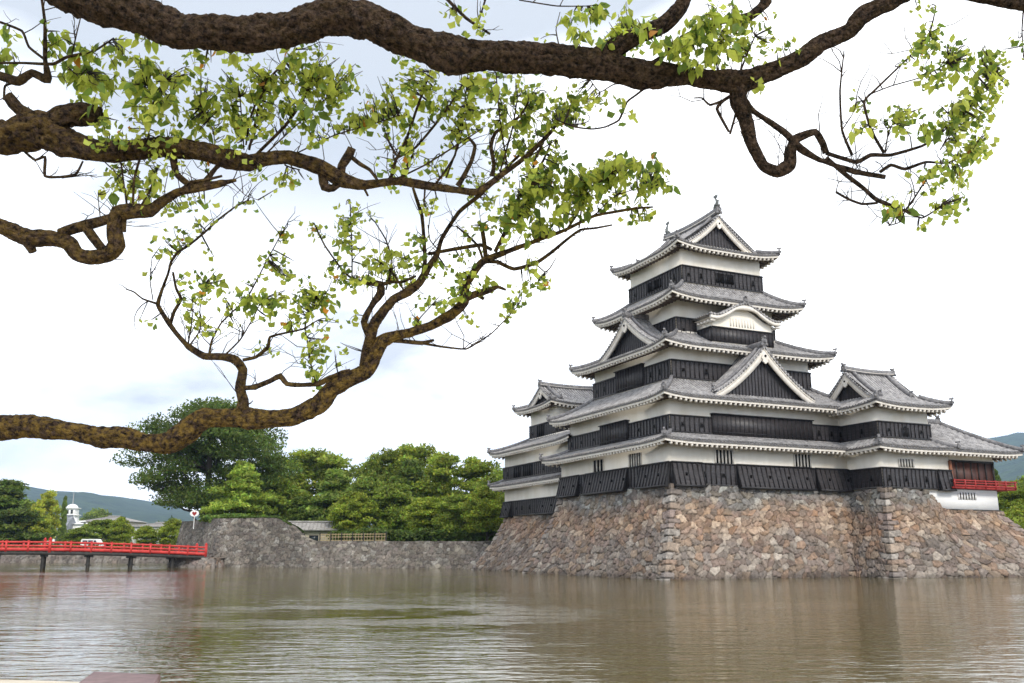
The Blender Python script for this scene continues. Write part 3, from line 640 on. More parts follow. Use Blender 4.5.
def storey(parent,x0,x1,y0,y1,z0,zb,z1,sides='SW',spacing=.42,name='storey_wall',holes=True,seed=1,skip=(),bands=True):
    """plastered walls z0..z1 with black weatherboarding z0..zb standing proud on the given sides"""
    w=MB(); w.box(x0,x1,y0,y1,z0,z1); o=w.build(name,M['plaster'],parent)
    b=MB(); g=.09
    X0,X1,Y0,Y1=x0-(g if 'W' in sides else 0),x1+(g if 'E' in sides else 0),y0-(g if 'S' in sides else 0),y1+(g if 'N' in sides else 0)
    def side(p,q,n_):
        p=np.array((*p,0.)); q=np.array((*q,0.)); n_=np.array((*n_,0.)); Lh=np.linalg.norm(q-p); a=(q-p)/Lh; lap=.21
        k=max(1,round((zb-z0)/lap)); hh=(zb-z0)/k
        for i in range(k):      # lapped boards
            za=z0+i*hh; zc=za+hh
            A0=p+n_*.035; B0=q+n_*.035; A1=p+n_*.008; B1=q+n_*.008
            b.poly([(A0[0],A0[1],za),(B0[0],B0[1],za),(B1[0],B1[1],zc),(A1[0],A1[1],zc)]); b.poly([(p[0],p[1],za),(q[0],q[1],za),(B0[0],B0[1],za),(A0[0],A0[1],za)])
        m=max(2,round(Lh/spacing))
        for i in range(m+1):
            x=min(max(Lh*i/m,.04),Lh-.04); c=p+a*x+n_*.055; b.obox((c[0],c[1],(z0+zb)/2),a*.035,n_*.022,(0,0,(zb-z0)/2-.002),1)
        for zz,hh2 in ((zb,.05),(z0+.06,.06)):
            c=(p+q)/2+n_*.06; b.obox((c[0],c[1],zz),a*(Lh/2+.02),n_*.045,(0,0,hh2),1)
        return p,a,n_,Lh,m
    info={}
    if 'W' in sides: info['W']=side((X0,Y1),(X0,Y0),(-1,0))
    if 'S' in sides: info['S']=side((X0,Y0),(X1,Y0),(0,-1))
    if 'E' in sides: info['E']=side((X1,Y0),(X1,Y1),(1,0))
    if 'N' in sides: info['N']=side((X1,Y1),(X0,Y1),(0,1))
    b.add([(X0,Y0,zb),(X1,Y0,zb),(X1,Y1,zb),(X0,Y1,zb)],[(0,1,2,3)],None,1)
    wb=b.build('weatherboarding',[M['board'],M['boardedge']],o)
    if holes:
        rr=random.Random(seed)
        for sd_,(p,a,n_,Lh,m) in info.items():
            if sd_ in 'NE': continue
            i=rr.choice((1,2))
            while i<m-1:
                x=Lh*(i+.5)/m; tall=rr.random()<.5
                if (sd_,) not in skip and not any(k_[0]==sd_ and k_[1]<x<k_[2] for k_ in skip if len(k_)==3):
                    loophole(o,p+a*x,a,n_,z0+(zb-z0)*.50,.10,.19 if tall else .10)
                i+=rr.choice((3,4,5))
    return o
def loophole(parent,p,a,n_,z,hw,hh):
    b=MB(); c=np.array((p[0],p[1],z))+n_*.05; b.obox(c,a*hw,n_*.02,(0,0,hh),0)
    for k in (-1,1): b.obox(c+a*k*(hw+.02)+n_*.012,a*.02,n_*.02,(0,0,hh+.04),1); b.obox(c+np.array((0,0,k*(hh+.02)))+n_*.012,a*(hw-.002),n_*.02,(0,0,.02),1)
    b.build('loophole',[M['void'],M['boardedge']],parent)
def slat_window(parent,p,q,z0,z1,n_,slats=5,m0='void',m1='trim',sw=.07):
    """recess-dark opening with vertical slats between p and q (x,y)"""
    p=np.array((*p,0.)); q=np.array((*q,0.)); n_=np.array((*n_,0.)); Lh=np.linalg.norm(q-p); a=(q-p)/Lh; b=MB(); c=(p+q)/2; c[2]=(z0+z1)/2
    b.obox(c+n_*.005,a*Lh/2,n_*.012,(0,0,(z1-z0)/2),0)
    for i in range(slats+1):
        x=Lh*i/slats; cc=p+a*x+n_*.045; cc[2]=(z0+z1)/2; b.obox(cc,a*sw/2,n_*.04,(0,0,(z1-z0)/2),1)
    b.build('window',[M[m0],M[m1]],parent)
def shutter_box(parent,p,q,z0,z1,n_,proj=.22,k=8):
    """projecting boarded window box with battens and narrow dark slots"""
    p=np.array((*p,0.)); q=np.array((*q,0.)); n_=np.array((*n_,0.)); Lh=np.linalg.norm(q-p); a=(q-p)/Lh; b=MB(); c=(p+q)/2+n_*proj/2; c[2]=(z0+z1)/2
    b.obox(c,a*Lh/2,n_*proj/2,(0,0,(z1-z0)/2),0)
    m=round(Lh/.40)
    for i in range(m+1):
        x=min(max(Lh*i/m,.03),Lh-.03); cc=p+a*x+n_*(proj+.015); cc[2]=(z0+z1)/2; b.obox(cc,a*.035,n_*.02,(0,0,(z1-z0)/2-.003),1)
    c2=(p+q)/2+n_*(proj/2+.06); c2[2]=z1+.03; b.obox(c2,a*(Lh/2+.08),n_*(proj/2+.08),(0,0,.035),1)
    c2=(p+q)/2+n_*(proj+.02); c2[2]=z0+.18; b.obox(c2,a*(Lh/2-.002),n_*.03,(0,0,.03),1)
    b.build('shuttered_window',[M['board'],M['boardedge']],parent)
def stone_drop(parent,p,q,z0,zb,n_,flare=.5,left=True,right=True):
    """flared boarding (stone-dropping chute) leaning out over the base"""
    p=np.array((*p,0.)); q=np.array((*q,0.)); n_=np.array((*n_,0.)); Lh=np.linalg.norm(q-p); a=(q-p)/Lh; b=MB()
    g=.10
    def pt(x,t,o=0.): r_=p+a*x+n_*(g+o+flare*(1-t)); r_[2]=z0+(zb-z0)*t; return r_
    k=7
    for i in range(k):
        t0,t1=i/k,(i+1)/k; b.poly([pt(0,t0,.03),pt(Lh,t0,.03),pt(Lh,t1,.005),pt(0,t1,.005)])
        b.poly([pt(0,t0,0),pt(Lh,t0,0),pt(Lh,t0,.03),pt(0,t0,.03)])
    for x in (0,Lh):
        A=pt(x,0); B=pt(x,1); C_=p+a*x; C_=C_+np.array((0,0,z0)); D_=p+a*x+np.array((0,0,zb)); b.poly([C_,A,B,D_],1)
    A,B=pt(0,0),pt(Lh,0); b.poly([A,B,np.array((*(p+a*Lh)[:2],z0)),np.array((*p[:2],z0))],1)
    m=max(2,round(Lh/.42))
    for i in range(m+1):
        x=min(max(Lh*i/m,.04),Lh-.04); A=pt(x,0,.05); B=pt(x,1,.05); nn=np.cross(a,(B-A)/np.linalg.norm(B-A)); b.obox((A+B)/2,a*.035,nn*.025,(B-A)/2,1)
    for t,h in ((.98,.05),(.03,.07)):
        c=pt(Lh/2,t,.06); b.obox(c,a*(Lh/2+.02),n_*.045,(0,0,h),1)
    for i in range(2,m,4):
        x=Lh*(i+.5)/m; c=pt(x,.5,.06); b.obox(c,a*.08,n_*.02,(0,0,.10),2)
    b.build('stone_drop_chute',[M['board'],M['boardedge'],M['void']],parent)
# ------------------------------------------------------------------ main keep
K=thing('castle_keep','tallest castle tower, white and black with five roofs, fish ornaments on its top ridge','castle keep',(0,0,6.2))
s1=storey(K,-8.6,8.6,-8.16,8.16,6.24,7.80,9.45,'SWN',seed=1)
# flared chutes on the ground storey
for a_,b_ in ((8.1,4.75),(3.7,-2.75),(-4.5,-8.18)): stone_drop(s1,(-8.6,a_),(-8.6,b_),6.12,7.86,(-1,0),.46)
for a_,b_ in ((-8.62,-6.1),(-3.1,3.75),(4.15,7.3)): stone_drop(s1,(a_,-8.16),(b_,-8.16),6.12,7.86,(0,-1),.46)
for ya,yb,n_ in ((2.56,.98,3),(-2.84,-4.48,5)): slat_window(s1,(-8.6,ya),(-8.6,yb),7.84,8.82,(-1,0),n_,sw=.11)
for xa,xb,n_ in ((-4.83,-3.30,5),(2.32,3.85,5)): slat_window(s1,(xa,-8.16),(xb,-8.16),7.84,8.82,(0,-1),n_,sw=.12)
s2=storey(K,-8.07,8.07,-7.52,7.52,9.97,11.2,12.75,'SWN',seed=2,skip=(('W',5.2,9.8),('S',3.3,13)))
shutter_box(s2,(-8.12,1.93),(-8.12,-2.07),9.99,11.47,(-1,0)); shutter_box(s2,(-4.58,-7.57),(4.65,-7.57),9.99,11.45,(0,-1))
s3=storey(K,-6.54,6.54,-5.72,5.72,14.26,15.66,17.1,'SWNE',seed=3,skip=(('W',3.6,8),))
shutter_box(s3,(-6.59,1.95),(-6.59,-2.1),14.3,15.98,(-1,0),.18)
s4=storey(K,-4.72,4.72,-3.98,3.98,17.6,19.50,21.3,'SWNE',seed=4)
s5=storey(K,-3.88,3.88,-3.835,3.835,22.46,23.87,25.9,'SWNE',seed=5,skip=(('W',2.6,5.2),('S',2.9,5.1)),spacing=.40)
for pq in (((-4.045,.86),(-4.045,.06)),((-4.045,-.14),(-4.045,-1.0))): slat_window(s5,*pq,22.85,23.62,(-1,0),1,m1='boardedge',sw=.06)
for pq in (((-.72,-4.0),(.02,-4.0)),((.2,-4.0),(.96,-4.0))): slat_window(s5,*pq,22.85,23.62,(0,-1),1,m1='boardedge',sw=.06)
# roofs
skirt(K,-8.07,8.07,-7.52,7.52,-9.9,9.9,-9.46,9.46,9.24,9.97,1.3,lift=.15)
R2o,_=skirt(K,-6.54,6.54,-5.72,5.72,-9.43,9.43,-8.88,8.88,12.45,14.26,1.36,lift=.28)
R3o,_=skirt(K,-4.72,4.72,-3.98,3.98,-8.06,8.06,-7.24,7.24,16.68,18.35,1.52,lift=.30)
R4o,_=skirt(K,-3.88,3.88,-3.835,3.835,-6.41,6.41,-5.98,5.98,20.80,22.46,1.6,lift=.34)
irimoya(K,-5.05,5.05,-5.0,5.0,'y',-3.8,3.8,25.32,28.75,1.16,ap=.40,lift=.36,shachi=True,rname='top_roof')
# dormer gables: south on the second roof, west on the third
chidori(K,0,-8.15,(0,-1),4.55,16.75,13.05,.25,3.2)
chidori(K,-6.75,0,(-1,0),4.35,20.2,17.35,.2,2.4,w=.38)
# south cusped dormer on the fourth storey
def karahafu():
    w=MB(); w.box(-2.9,2.85,-6.0,-3.9,17.2,19.3); o=w.build('dormer_room',M['plaster'],K)
    st=MB(); 
    def side(p,q,n_):
        p=np.array((*p,0.)); q=np.array((*q,0.)); n_=np.array((*n_,0.)); Lh=np.linalg.norm(q-p); a=(q-p)/Lh; c=(p+q)/2+n_*.03; st.obox((c[0],c[1],17.95),a*Lh/2,n_*.03,(0,0,.58),0)
        m=round(Lh/.40)
        for i in range(m+1):
            x=min(max(Lh*i/m,.03),Lh-.03); cc=p+a*x+n_*.075; st.obox((cc[0],cc[1],17.95),a*.035,n_*.02,(0,0,.575),1)
        cc=(p+q)/2+n_*.08; st.obox((cc[0],cc[1],18.52),a*Lh/2,n_*.04,(0,0,.05),1)
    side((-2.96,-6.0),(2.91,-6.0),(0,-1)); side((-2.9,-3.95),(-2.9,-6.0),(-1,0)); side((2.85,-6),(2.85,-3.95),(1,0))
    st.build('weatherboarding',[M['board'],M['boardedge']],o)
    slat_window(o,(-1.15,-6.0),(1.05,-6.0),18.72,19.35,(0,-1),8,sw=.10)
    def kz(x,hw=3.35):
        t=abs(x)/hw; return 19.12+1.15*(.5+.5*math.cos(math.pi*min(1,t*1.02)))**1.15 + .10*max(0,t-.8)/.2
    xs=np.linspace(-3.35,3.35,25); r=Roof()
    F=[np.array((x,-6.55,kz(x)+.18)) for x in xs]; B=[np.array((x,-3.9,kz(x)+.18)) for x in xs]
    r.t.strip(F,B); r.t.strip([p-np.array((0,0,.1)) for p in F],F)
    for k in range(8):
        y=-6.5+k*.28; V=[]
        for x in xs:
            for dy,dz in ((-.07,0),(-.045,.08),(.045,.08),(.07,0)): V.append((x,y+dy,kz(x)+.18+dz))
        r.t.add(V,[(i*4+j,i*4+j+1,i*4+j+5,i*4+j+4) for i in range(24) for j in range(3)])
    for x in xs[::1]: r.t.tube([(x,-6.4,kz(x)+.2),(x,-6.64,kz(x)+.2)],.075,6)
    r.ridge([(0,-6.55,kz(0)+.2),(0,-5.4,kz(0)+.2),(0,-4.4,kz(0)+.2)],.3,.26); r.end_tile((0,-6.6,kz(0)+.3),(0,-1,0),1.)
    ro=r.build(K,'cusped_dormer_roof')
    b=MB(); V=[]
    for x in xs:
        th=.27+.08*math.cos(math.pi*min(1,abs(x)/1.2)) if abs(x)<1.2 else .24
        z=kz(x)+.08
        V+=[(x,-6.56,z),(x,-6.56,z-th),(x,-6.38,z-th),(x,-6.38,z)]
    b.add(V,[(i*4+j,i*4+(j+1)%4,(i+1)*4+(j+1)%4,(i+1)*4+j) for i in range(24) for j in range(4)]); b.poly(V[:4]); b.poly(V[-4:])
    b.build('bargeboard',M['trim'],ro)
    b=MB(); V1=[(x,-6.03,max(18.58,kz(x)-.1)) for x in xs if abs(x)<2.95]; V0=[(v[0],v[1],18.58) for v in V1]; b.strip(V0,V1); b.build('gable_infill',M['plaster'],ro)
    for sg in (-1,1):
        for k in range(5): y=-6.4+k*.42; b=MB(); b.box(min(sg*2.9,sg*3.3),max(sg*2.9,sg*3.3),y-.08,y+.08,18.84,19.0); b.build('rafter',M['trim'],ro)
    b=MB()
    b.strip([(-3.35,-6.5,19.15),(-3.35,-4.4,19.15)],[(-2.9,-6.5,19.05),(-2.9,-4.4,19.05)]); b.strip([(3.35,-6.5,19.15),(3.35,-4.4,19.15)],[(2.9,-6.5,19.05),(2.9,-4.4,19.05)])
    b.build('soffit',M['trim'],ro)
karahafu()

# ------------------------------------------------------------------ south-east annex tower
T=thing('annex_tower','two-roofed white and black tower right of the tallest one, small gable facing left','castle tower',(11,-8,6.2))
t1=storey(T,7.46,14.35,-11.54,-3,6.26,7.74,9.4,'SW',seed=8)
stone_drop(t1,(12.9,-11.54),(14.36,-11.54),6.2,7.78,(0,-1),.28)
slat_window(t1,(9.18,-11.54),(10.6,-11.54),7.86,8.45,(0,-1),5,sw=.13)
t2=storey(T,7.55,12.72,-11.4,-5.0,9.95,11.15,12.6,'SWE',seed=9,skip=(('S',1.9,3.3),))
def bell_window(parent,cx,y,z0):
    b=MB(); pr=[(-.42,0),(-.36,.5),(-.30,.72),(-.12,.80),(0,.95),(.12,.80),(.30,.72),(.36,.5),(.42,0)]
    b.prism([(x*1.15,z*1.05-.04) for x,z in pr],(cx,y-.035,z0),(1,0,0),1,(0,0,1),(0,-1,0),.03); b.prism([(x*.86,z*.86+.05) for x,z in pr],(cx,y-.05,z0),(1,0,0),0,(0,0,1),(0,-1,0),.03)
    for i in range(-2,3): b.obox((cx+i*.14,y-.095,z0+.36),(.018,0,0),(0,.012,0),(0,0,.30 if abs(i)==2 else .34),1)
    b.build('bell_shaped_window',[M['void'],M['boardedge']],parent)
bell_window(t2,10.15,-11.49,10.1)
skirt(T,7.55,12.72,-11.4,-5,6.2,14.1,-12.75,-3.6,9.16,9.97,1.25,lift=.12,sides='SWE',hips=('SW','SE'))
irimoya(T,6.27,14.0,-12.68,-4.6,'x',7.45,12.5,12.32,15.35,1.25,ap=.5,lift=.26,rname='top_roof',rh=.36,up_=.10,ek=1.05)

# ------------------------------------------------------------------ moon-viewing turret
U_=thing('moon_viewing_turret','low turret at the right end of the castle with brown shutters and red balcony','castle turret',(17,-9,4.9))
w=MB(); w.box(11.6,19.42,-11.42,-4,4.74,6.36); pl=w.build('plinth_wall',M['plaster_clean'],U_)
slat_window(pl,(15.15,-11.42),(16.95,-11.42),5.62,6.15,(0,-1),6,m1='plaster_clean',sw=.14)
w=MB(); w.box(12.9,19.55,-11.55,-3.9,4.72,4.88); w.build('plinth_sill',M['darkwood'],U_)
w=MB(); w.box(14.5,19.3,-11.35,-4.2,6.36,8.5); rm=w.build('shutter_wall',M['brown_wood'],U_)
def one(nm,m_,par,*bx): b=MB(); b.box(*bx); b.build(nm,M[m_],par)
for i in range(1,6): x=14.5+4.8*i/6; one('shutter_post','darkwood',rm,x-.05,x+.05,-11.40,-11.33,7.0,8.45)
for x in (14.5,19.24): one('corner_post','darkwood',rm,x,x+.14,-11.45,-11.31,6.4,8.45)
one('lintel','darkwood',rm,14.4,19.4,-11.46,-11.3,8.452,8.6)
w=MB(); w.box(14.4,19.36,-11.40,-4.2,8.6,9.5); w.build('upper_wall',M['plaster'],U_)
b=MB(); b.obox((14.42,-11.6,7.35),(.10,0,0),(0,.10,0),(-.06,0,1.15)); b.build('corner_board',M['orange_wood'],U_)
# balcony
b=MB(); b.box(14.0,20.75,-12.1,-11.65,6.38,6.52); b.box(19.44,20.75,-11.438,-4.2,6.38,6.52); bal=b.build('balcony',M['deepred'],U_)
b=MB(); b.box(14.0,20.78,-12.14,-12.06,6.54,6.68); b.box(14.0,20.9,-12.15,-12.05,6.95,7.05); b.box(14.0,20.78,-12.13,-12.07,6.78,6.87)
b.box(20.68,20.76,-12.05,-4.3,6.56,6.66); b.box(20.67,20.77,-12.04,-4.2,6.95,7.05); b.box(20.69,20.75,-12.04,-4.2,6.80,6.87)
for i in range(7): x=14.06+6.64*i/6; b.box(x-.05,x+.05,-12.155,-12.045,6.40,7.09)
for i in range(1,6): y=-12.1+7.7*i/5; b.box(20.66,20.78,y-.05,y+.05,6.40,7.16)
b.build('railing',M['deepred'],bal)
def moon_roof():
    r=Roof(); z0,z1=9.2,11.85; Y0=-12.72; X1=21.25; D=4.2; ap=.85
    kw=dict(ap=ap,lift=.14,over=1.25,Lc=2.5)
    r.face((13.2,Y0,0),(1,0),(0,1),X1-13.2,D,z0,z1,lambda x:min(1.,(X1-13.2-x)/D),rl=0,mitl=False,**kw)
    r.face((X1,Y0,0),(0,1),(-1,0),2*D,D,z0,z1,lambda x:min(x/D,(2*D-x)/D),**kw)
    r.face((X1,Y0+2*D,0),(-1,0),(0,-1),X1-13.2,D,z0,z1,lambda x:min(1.,x/D),rr=0,mitr=False,**kw)
    r.hip((X1,Y0,0),(X1-D,Y0+D,0),z0,z1,ap,.14); r.hip((X1,Y0+2*D,0),(X1-D,Y0+D,0),z0,z1,ap,.14)
    r.ridge([(12.6,Y0+D,z1),(15,Y0+D,z1),(X1-D+.1,Y0+D,z1)],.34,.36); r.end_tile((X1-D+.15,Y0+D,z1+.15),(1,0,0),1.)
    r.build(U_,'roof')
moon_roof()

# ------------------------------------------------------------------ north-west small keep
N_=thing('small_keep','smaller three-roofed white and black castle tower behind the left side of the tall keep','castle tower',(-3,16,5.1))
n1=storey(N_,-7.3,3.5,7.8,22.9,5.08,6.50,8.2,'WN',seed=12)
for a_,b_ in ((22.9,20.9),(14.8,9.6)): stone_drop(n1,(-7.3,a_),(-7.3,b_),5.0,6.52,(-1,0),.42)
n2=storey(N_,-7.3,3.5,7.8,22.9,8.55,9.86,11.35,'WN',seed=13,skip=(('W',3.5,9),))
slat_window(n2,(-7.465,20.3),(-7.465,18.9),8.75,9.75,(-1,0),3,m1='boardedge'); slat_window(n2,(-7.465,18.2),(-7.465,16.4),8.75,9.75,(-1,0),4,m1='boardedge')
n3=storey(N_,-5.8,0,14.4,19.9,12.3,13.75,15.5,'WSN',seed=14,skip=(('W',1.5,4),))
slat_window(n3,(-5.965,18.2),(-5.965,16.9),12.55,13.65,(-1,0),3,m1='boardedge')
skirt(N_,-7.3,3.5,7.8,22.9,-8.5,4.7,7.0,24.1,8.0,8.58,1.2,lift=.12,sides='WN',hips=('NW',))
skirt(N_,-5.8,0,9.8,19.9,-8.5,4.7,7.0,24.2,11.22,12.42,1.2,lift=.22,sides='WN',hips=('NW',),ap=.8)
b=MB(); b.poly([(-5.9,7,12.3),(3,7,12.3),(3,20,12.3),(-5.9,20,12.3)]); b.build('roof_flat',M['tile'],N_)
irimoya(N_,-7.1,1.3,13.05,21.2,'x',-6.15,.35,15.22,17.35,1.25,ap=.6,lift=.26,rname='top_roof',rh=.36,up_=.12,ek=1.05)
# ------------------------------------------------------------------ red bridge
def bridge():
    step=4.33; d=np.array((-3.6,-2.4))/step; o=np.array((-35.6,107.8)); nn=np.array((-d[1],d[0])) # camera-ground frame
    def G(s,t,z): r,f=o+d*s+nn*t; return cg(r,f,z)
    def dz(s): return 1.36+.52*(1-((s-20)/20)**2) if s<40 else 1.36
    B=thing('arched_bridge','low red arched wooden footbridge on dark posts across the moat','bridge',cg(-45,101,0))
    S=np.linspace(0,40,41)
    b=MB()
    for z0,z1 in ((-.12,0),): 
        for i in range(40): 
            V=[G(S[i],t,dz(S[i])+z) for t in (-1.9,1.9) for z in (z0,z1)]+[G(S[i+1],t,dz(S[i+1])+z) for t in (-1.9,1.9) for z in (z0,z1)]
            b.add(V,[(0,2,6,4),(1,5,7,3),(0,4,5,1),(2,3,7,6)])
    b.build('deck',M['darkwood'],B)
    for t in (-1.9,1.9):
        b=MB(); b.sweep([G(s,t,dz(s)-.30) for s in S],[(-.11,-.16),(.11,-.16),(.11,.16),(-.11,.16)]); b.build('girder',M['darkwood'],B)
        b=MB()
        for zz,h,w_ in ((.10,.16,.07),(.46,.09,.05),(.82,.09,.07)): b.sweep([G(s,t,dz(s)+zz) for s in S],[(-w_,-h),(w_,-h),(w_,h),(-w_,h)])
        rl=b.build('railing',M['red'],B)
        for i in range(0,21):
            s=i*2.0; big=i in(0,8,16); b=MB(); h=1.12 if big else .93; w_=.13 if big else .09
            z=dz(s); c=G(s,t,z+h/2-.1); ax=(G(s+1,t,0)-G(s,t,0)); ax/=np.linalg.norm(ax); ay=np.array((-ax[1],ax[0],0))
            b.obox(c,ax*w_,ay*w_,(0,0,h/2+.1)); b.obox(c+np.array((0,0,h/2+.14)),ax*w_*1.25,ay*w_*1.25,(0,0,.03)); 
            if big: b.ball(c+np.array((0,0,h/2+.22)),w_*.8,n=5,m=7)
            b.build('railing_post',M['red'],rl)
    for k in range(0,9):
        s=3.2+step*k*1.0
        if s>38: break
        pb=MB()
        for t in (-1.5,1.5): pb.tube([G(s+.17*t,t,-1.5),G(s+.17*t,t,dz(s)-.4)],.19,8)
        pb.obox((G(s,-1.9,0)+G(s,1.9,0))/2+np.array((0,0,dz(s)-.52)),(G(s,1.9,0)-G(s,-1.9,0))/2,(G(s+.15,0,0)-G(s,0,0)),(0,0,.13))
        pb.obox((G(s,-1.6,0)+G(s,1.6,0))/2+np.array((0,0,.35)),(G(s,1.6,0)-G(s,-1.6,0))/2,(G(s+.06,0,0)-G(s,0,0)),(0,0,.07))
        pb.build('pier',M['darkwood'],B)
bridge()

# ------------------------------------------------------------------ small gatehouse and bamboo fence on the embankment
M['greyroof']=mat('grey_shingle_roof',(.22,.21,.20),.8,.2,col2=(.36,.34,.32),vscale=2,bump=.4,bscale=12)
M['cream']=mat('cream_wall',(.42,.37,.28),.9,.2,col2=(.52,.46,.36),vscale=1)
M['bamboo']=mat('bamboo',(.34,.25,.13),.6,.3,col2=(.48,.38,.22),vscale=3)
M['white']=mat('white_paint',(.72,.72,.70),.6,.3,col2=(.80,.80,.78),vscale=.5)
M['cream2']=mat('offwhite_wall',(.52,.51,.48),.8,.2,col2=(.66,.65,.62),vscale=.5)
M['slate']=mat('grey_tile_roof',(.16,.17,.19),.7,.3,col2=(.28,.29,.32),vscale=1)
M['glass']=mat('dark_glass',(.02,.025,.03),.1,.6)
M['steel']=mat('grey_steel',(.35,.35,.35),.4,.5)
M['granite']=mat('red_granite',(.13,.065,.060),.5,.4,col2=(.23,.13,.12),vscale=6,bump=.2,bscale=60,bdist=.004)
def hut():
    H=thing('guard_house','low cream guard house with a long grey lean roof, behind the embankment wall','house',at(300,540,112)*np.array((1,1,0))+np.array((0,0,2.72)))
    c=cg(-25.6,113.5); ax=cg(1,0)-cg(0,0); ax=ed*1.; ax=np.array((math.cos(-.30),math.sin(-.30),0)); ay=np.array((-ax[1],ax[0],0)); 
    P=lambda x,y,z: c+ax*x+ay*y+np.array((0,0,z))
    b=MB(); b.obox(P(0,1.6,3.55),ax*4.0,ay*1.6,(0,0,.95)); wl=b.build('wall',M['cream'],H)
    b=MB(); b.obox(P(1.6,-.02,3.3),ax*.55,ay*.03,(0,0,.35)); b.build('window',M['glass'],wl)
    b=MB(); b.obox(P(.1,-.02,3.2),ax*.45,ay*.03,(0,0,.62)); b.build('door',M['darkwood'],wl)
    b=MB()
    for sy,(y0,y1) in ((0,(-.75,1.6)),(1,(3.9,1.6))):
        A=[P(-4.6,y0,4.35),P(4.5,y0,4.35)]; B=[P(-4.6,y1,5.25),P(4.5,y1,5.25)]; b.strip(A,B); b.strip([p-np.array((0,0,.12)) for p in A],A); b.strip([p-np.array((0,0,.12)) for p in B],[p-np.array((0,0,.12)) for p in A])
    b.poly([P(-4.6,-.75,4.35),P(-4.6,1.6,5.25),P(-4.6,3.9,4.35)]); b.poly([P(4.5,-.75,4.35),P(4.5,1.6,5.25),P(4.5,3.9,4.35)])
    for x in np.arange(-4.4,4.5,.45): b.beam(P(x,-.76,4.37),P(x,1.6,5.27),.07,.05)
    b.sweep([P(-4.7,1.6,5.27),P(4.6,1.6,5.27)],[(-.15,0),(-.1,.14),(.1,.14),(.15,0)])
    b.build('roof',M['greyroof'],H)
hut()
def fence():
    F=thing('bamboo_fence','long pale bamboo rail fence running along the low part of the embankment','fence',at(350,543,104))
    a=em(13.2,-1.9); e=em(21.5,-2.1); b=MB(); L_=np.linalg.norm(e-a); d=(e-a)/L_
    P=lambda s,z: np.array((*(a+d*s),z))
    for z in (2.95,3.32,3.62): b.tube([P(0,z),P(L_,z)],.035,6)
    for s in np.arange(.2,L_,.36): b.tube([P(s,2.72),P(s,3.72)],.028,5)
    b.build('rails',M['bamboo'],F)
    for s in np.arange(0,L_+.1,L_/6):
        p=MB(); p.tube([P(s,2.6),P(s,3.85)],.07,7); p.build('post',M['darkwood'],F)
fence()
# round sign by the big tree
def sign():
    p=cg(-38.6,113.5); S_=thing('round_sign','white oval sign with a red emblem on a thin pole beside the big tree trunk','sign',(p[0],p[1],4.6))
    b=MB(); b.tube([(p[0],p[1],4.4),(p[0],p[1],6.0)],.05,6); b.build('pole',M['white'],S_)
    ex=(cg(1,0)-cg(0,0)); ey=(cg(0,-1)-cg(0,0)); c=np.array((p[0],p[1],6.25))
    b=MB(); b.prism([(math.cos(t)*.55,math.sin(t)*.38) for t in np.linspace(0,2*math.pi,20,endpoint=False)],c,ex,0,(0,0,1),ey,.06); pl_=b.build('panel',M['white'],S_)
    b=MB(); b.prism([(0,-.30),(.25,-.04),(.27,.13),(.15,.22),(0,.12),(-.15,.22),(-.27,.13),(-.25,-.04)],c+ey*.065,ex,0,(0,0,1),ey,.02); b.build('emblem',M['deepred'],pl_)
sign()
# ------------------------------------------------------------------ town beyond the far bank
def house(name,label,u0,u1,d,zw,zr,depth,wallm,roofm,hip=False,win=0,base=1.5,over=.6,cat='house',parentonly=None,group=None,fl=1):
    r0=(u0-512)/FPX*d; r1=(u1-512)/FPX*d; k=1.0; w_=r1-r0
    c=cg((r0+r1)/2,d,base); ax=cg(1,0)-cg(0,0); ay=cg(0,1)-cg(0,0)
    H=thing(name,label,cat,c,group)
    P=lambda x,y,z: c+ax*x+ay*y+np.array((0,0,z-base))
    b=MB(); b.obox(P(0,depth/2,(zw+base)/2),ax*w_/2,ay*depth/2,(0,0,(zw-base)/2)); wl=b.build('wall',wallm,H)
    b=MB(); o_=over; A=[P(-w_/2-o_,-o_,zw-.1),P(w_/2+o_,-o_,zw-.1)]; hx=depth*.45 if hip else 0; B=[P(-w_/2-o_+hx,depth/2,zr),P(w_/2+o_-hx,depth/2,zr)]; Cc=[P(-w_/2-o_,depth+o_,zw-.1),P(w_/2+o_,depth+o_,zw-.1)]
    b.strip(A,B); b.strip(B,Cc); b.poly([A[0],B[0],Cc[0]]); b.poly([A[1],B[1],Cc[1]]); b.strip(A,Cc)
    b.sweep([B[0],B[1]],[(-.2,-.05),(-.15,.25),(.15,.25),(.2,-.05)])
    for x in np.linspace(0,1,int(w_/.9)+2)[1:-1]: b.beam(A[0]*(1-x)+A[1]*x,B[0]*(1-x)+B[1]*x,.12,.06)
    b.build('roof',roofm,H)
    for f in range(fl):
        for i in range(win):
            x=-w_/2+w_*(i+.5)/win; zc=base+(zw-base)*((f+.55)/fl); b=MB(); b.obox(P(x,-.04,zc),ax*w_/win*.28,ay*.05,(0,0,(zw-base)/fl*.22)); wo=b.build('window',M['glass'],wl)
            b=MB(); b.obox(P(x,-.08,zc-(zw-base)/fl*.26),ax*w_/win*.33,ay*.09,(0,0,.07)); b.build('sill',M['white'],wo)
    return H,P
house('town_house','grey tiled gabled house with white walls, left of the white turret among the trees',52,70,235,6.3,10.6,9,M['white'],M['slate'],win=3)
house('white_building','low white flat-looking building just right of the grey tiled house',70,92,240,8.6,9.3,10,M['white'],M['white'],win=5,hip=True)
house('town_hall','long low white building seen under the branches of the big tree',128,212,225,7.6,8.6,14,M['cream2'],M['greyroof'],win=11,fl=2,hip=True)
house('roadside_shop','pale low building with beige roof behind the bushes left of the big tree',88,136,250,9.6,11.0,12,M['cream'],M['greyroof'],win=6,hip=True)
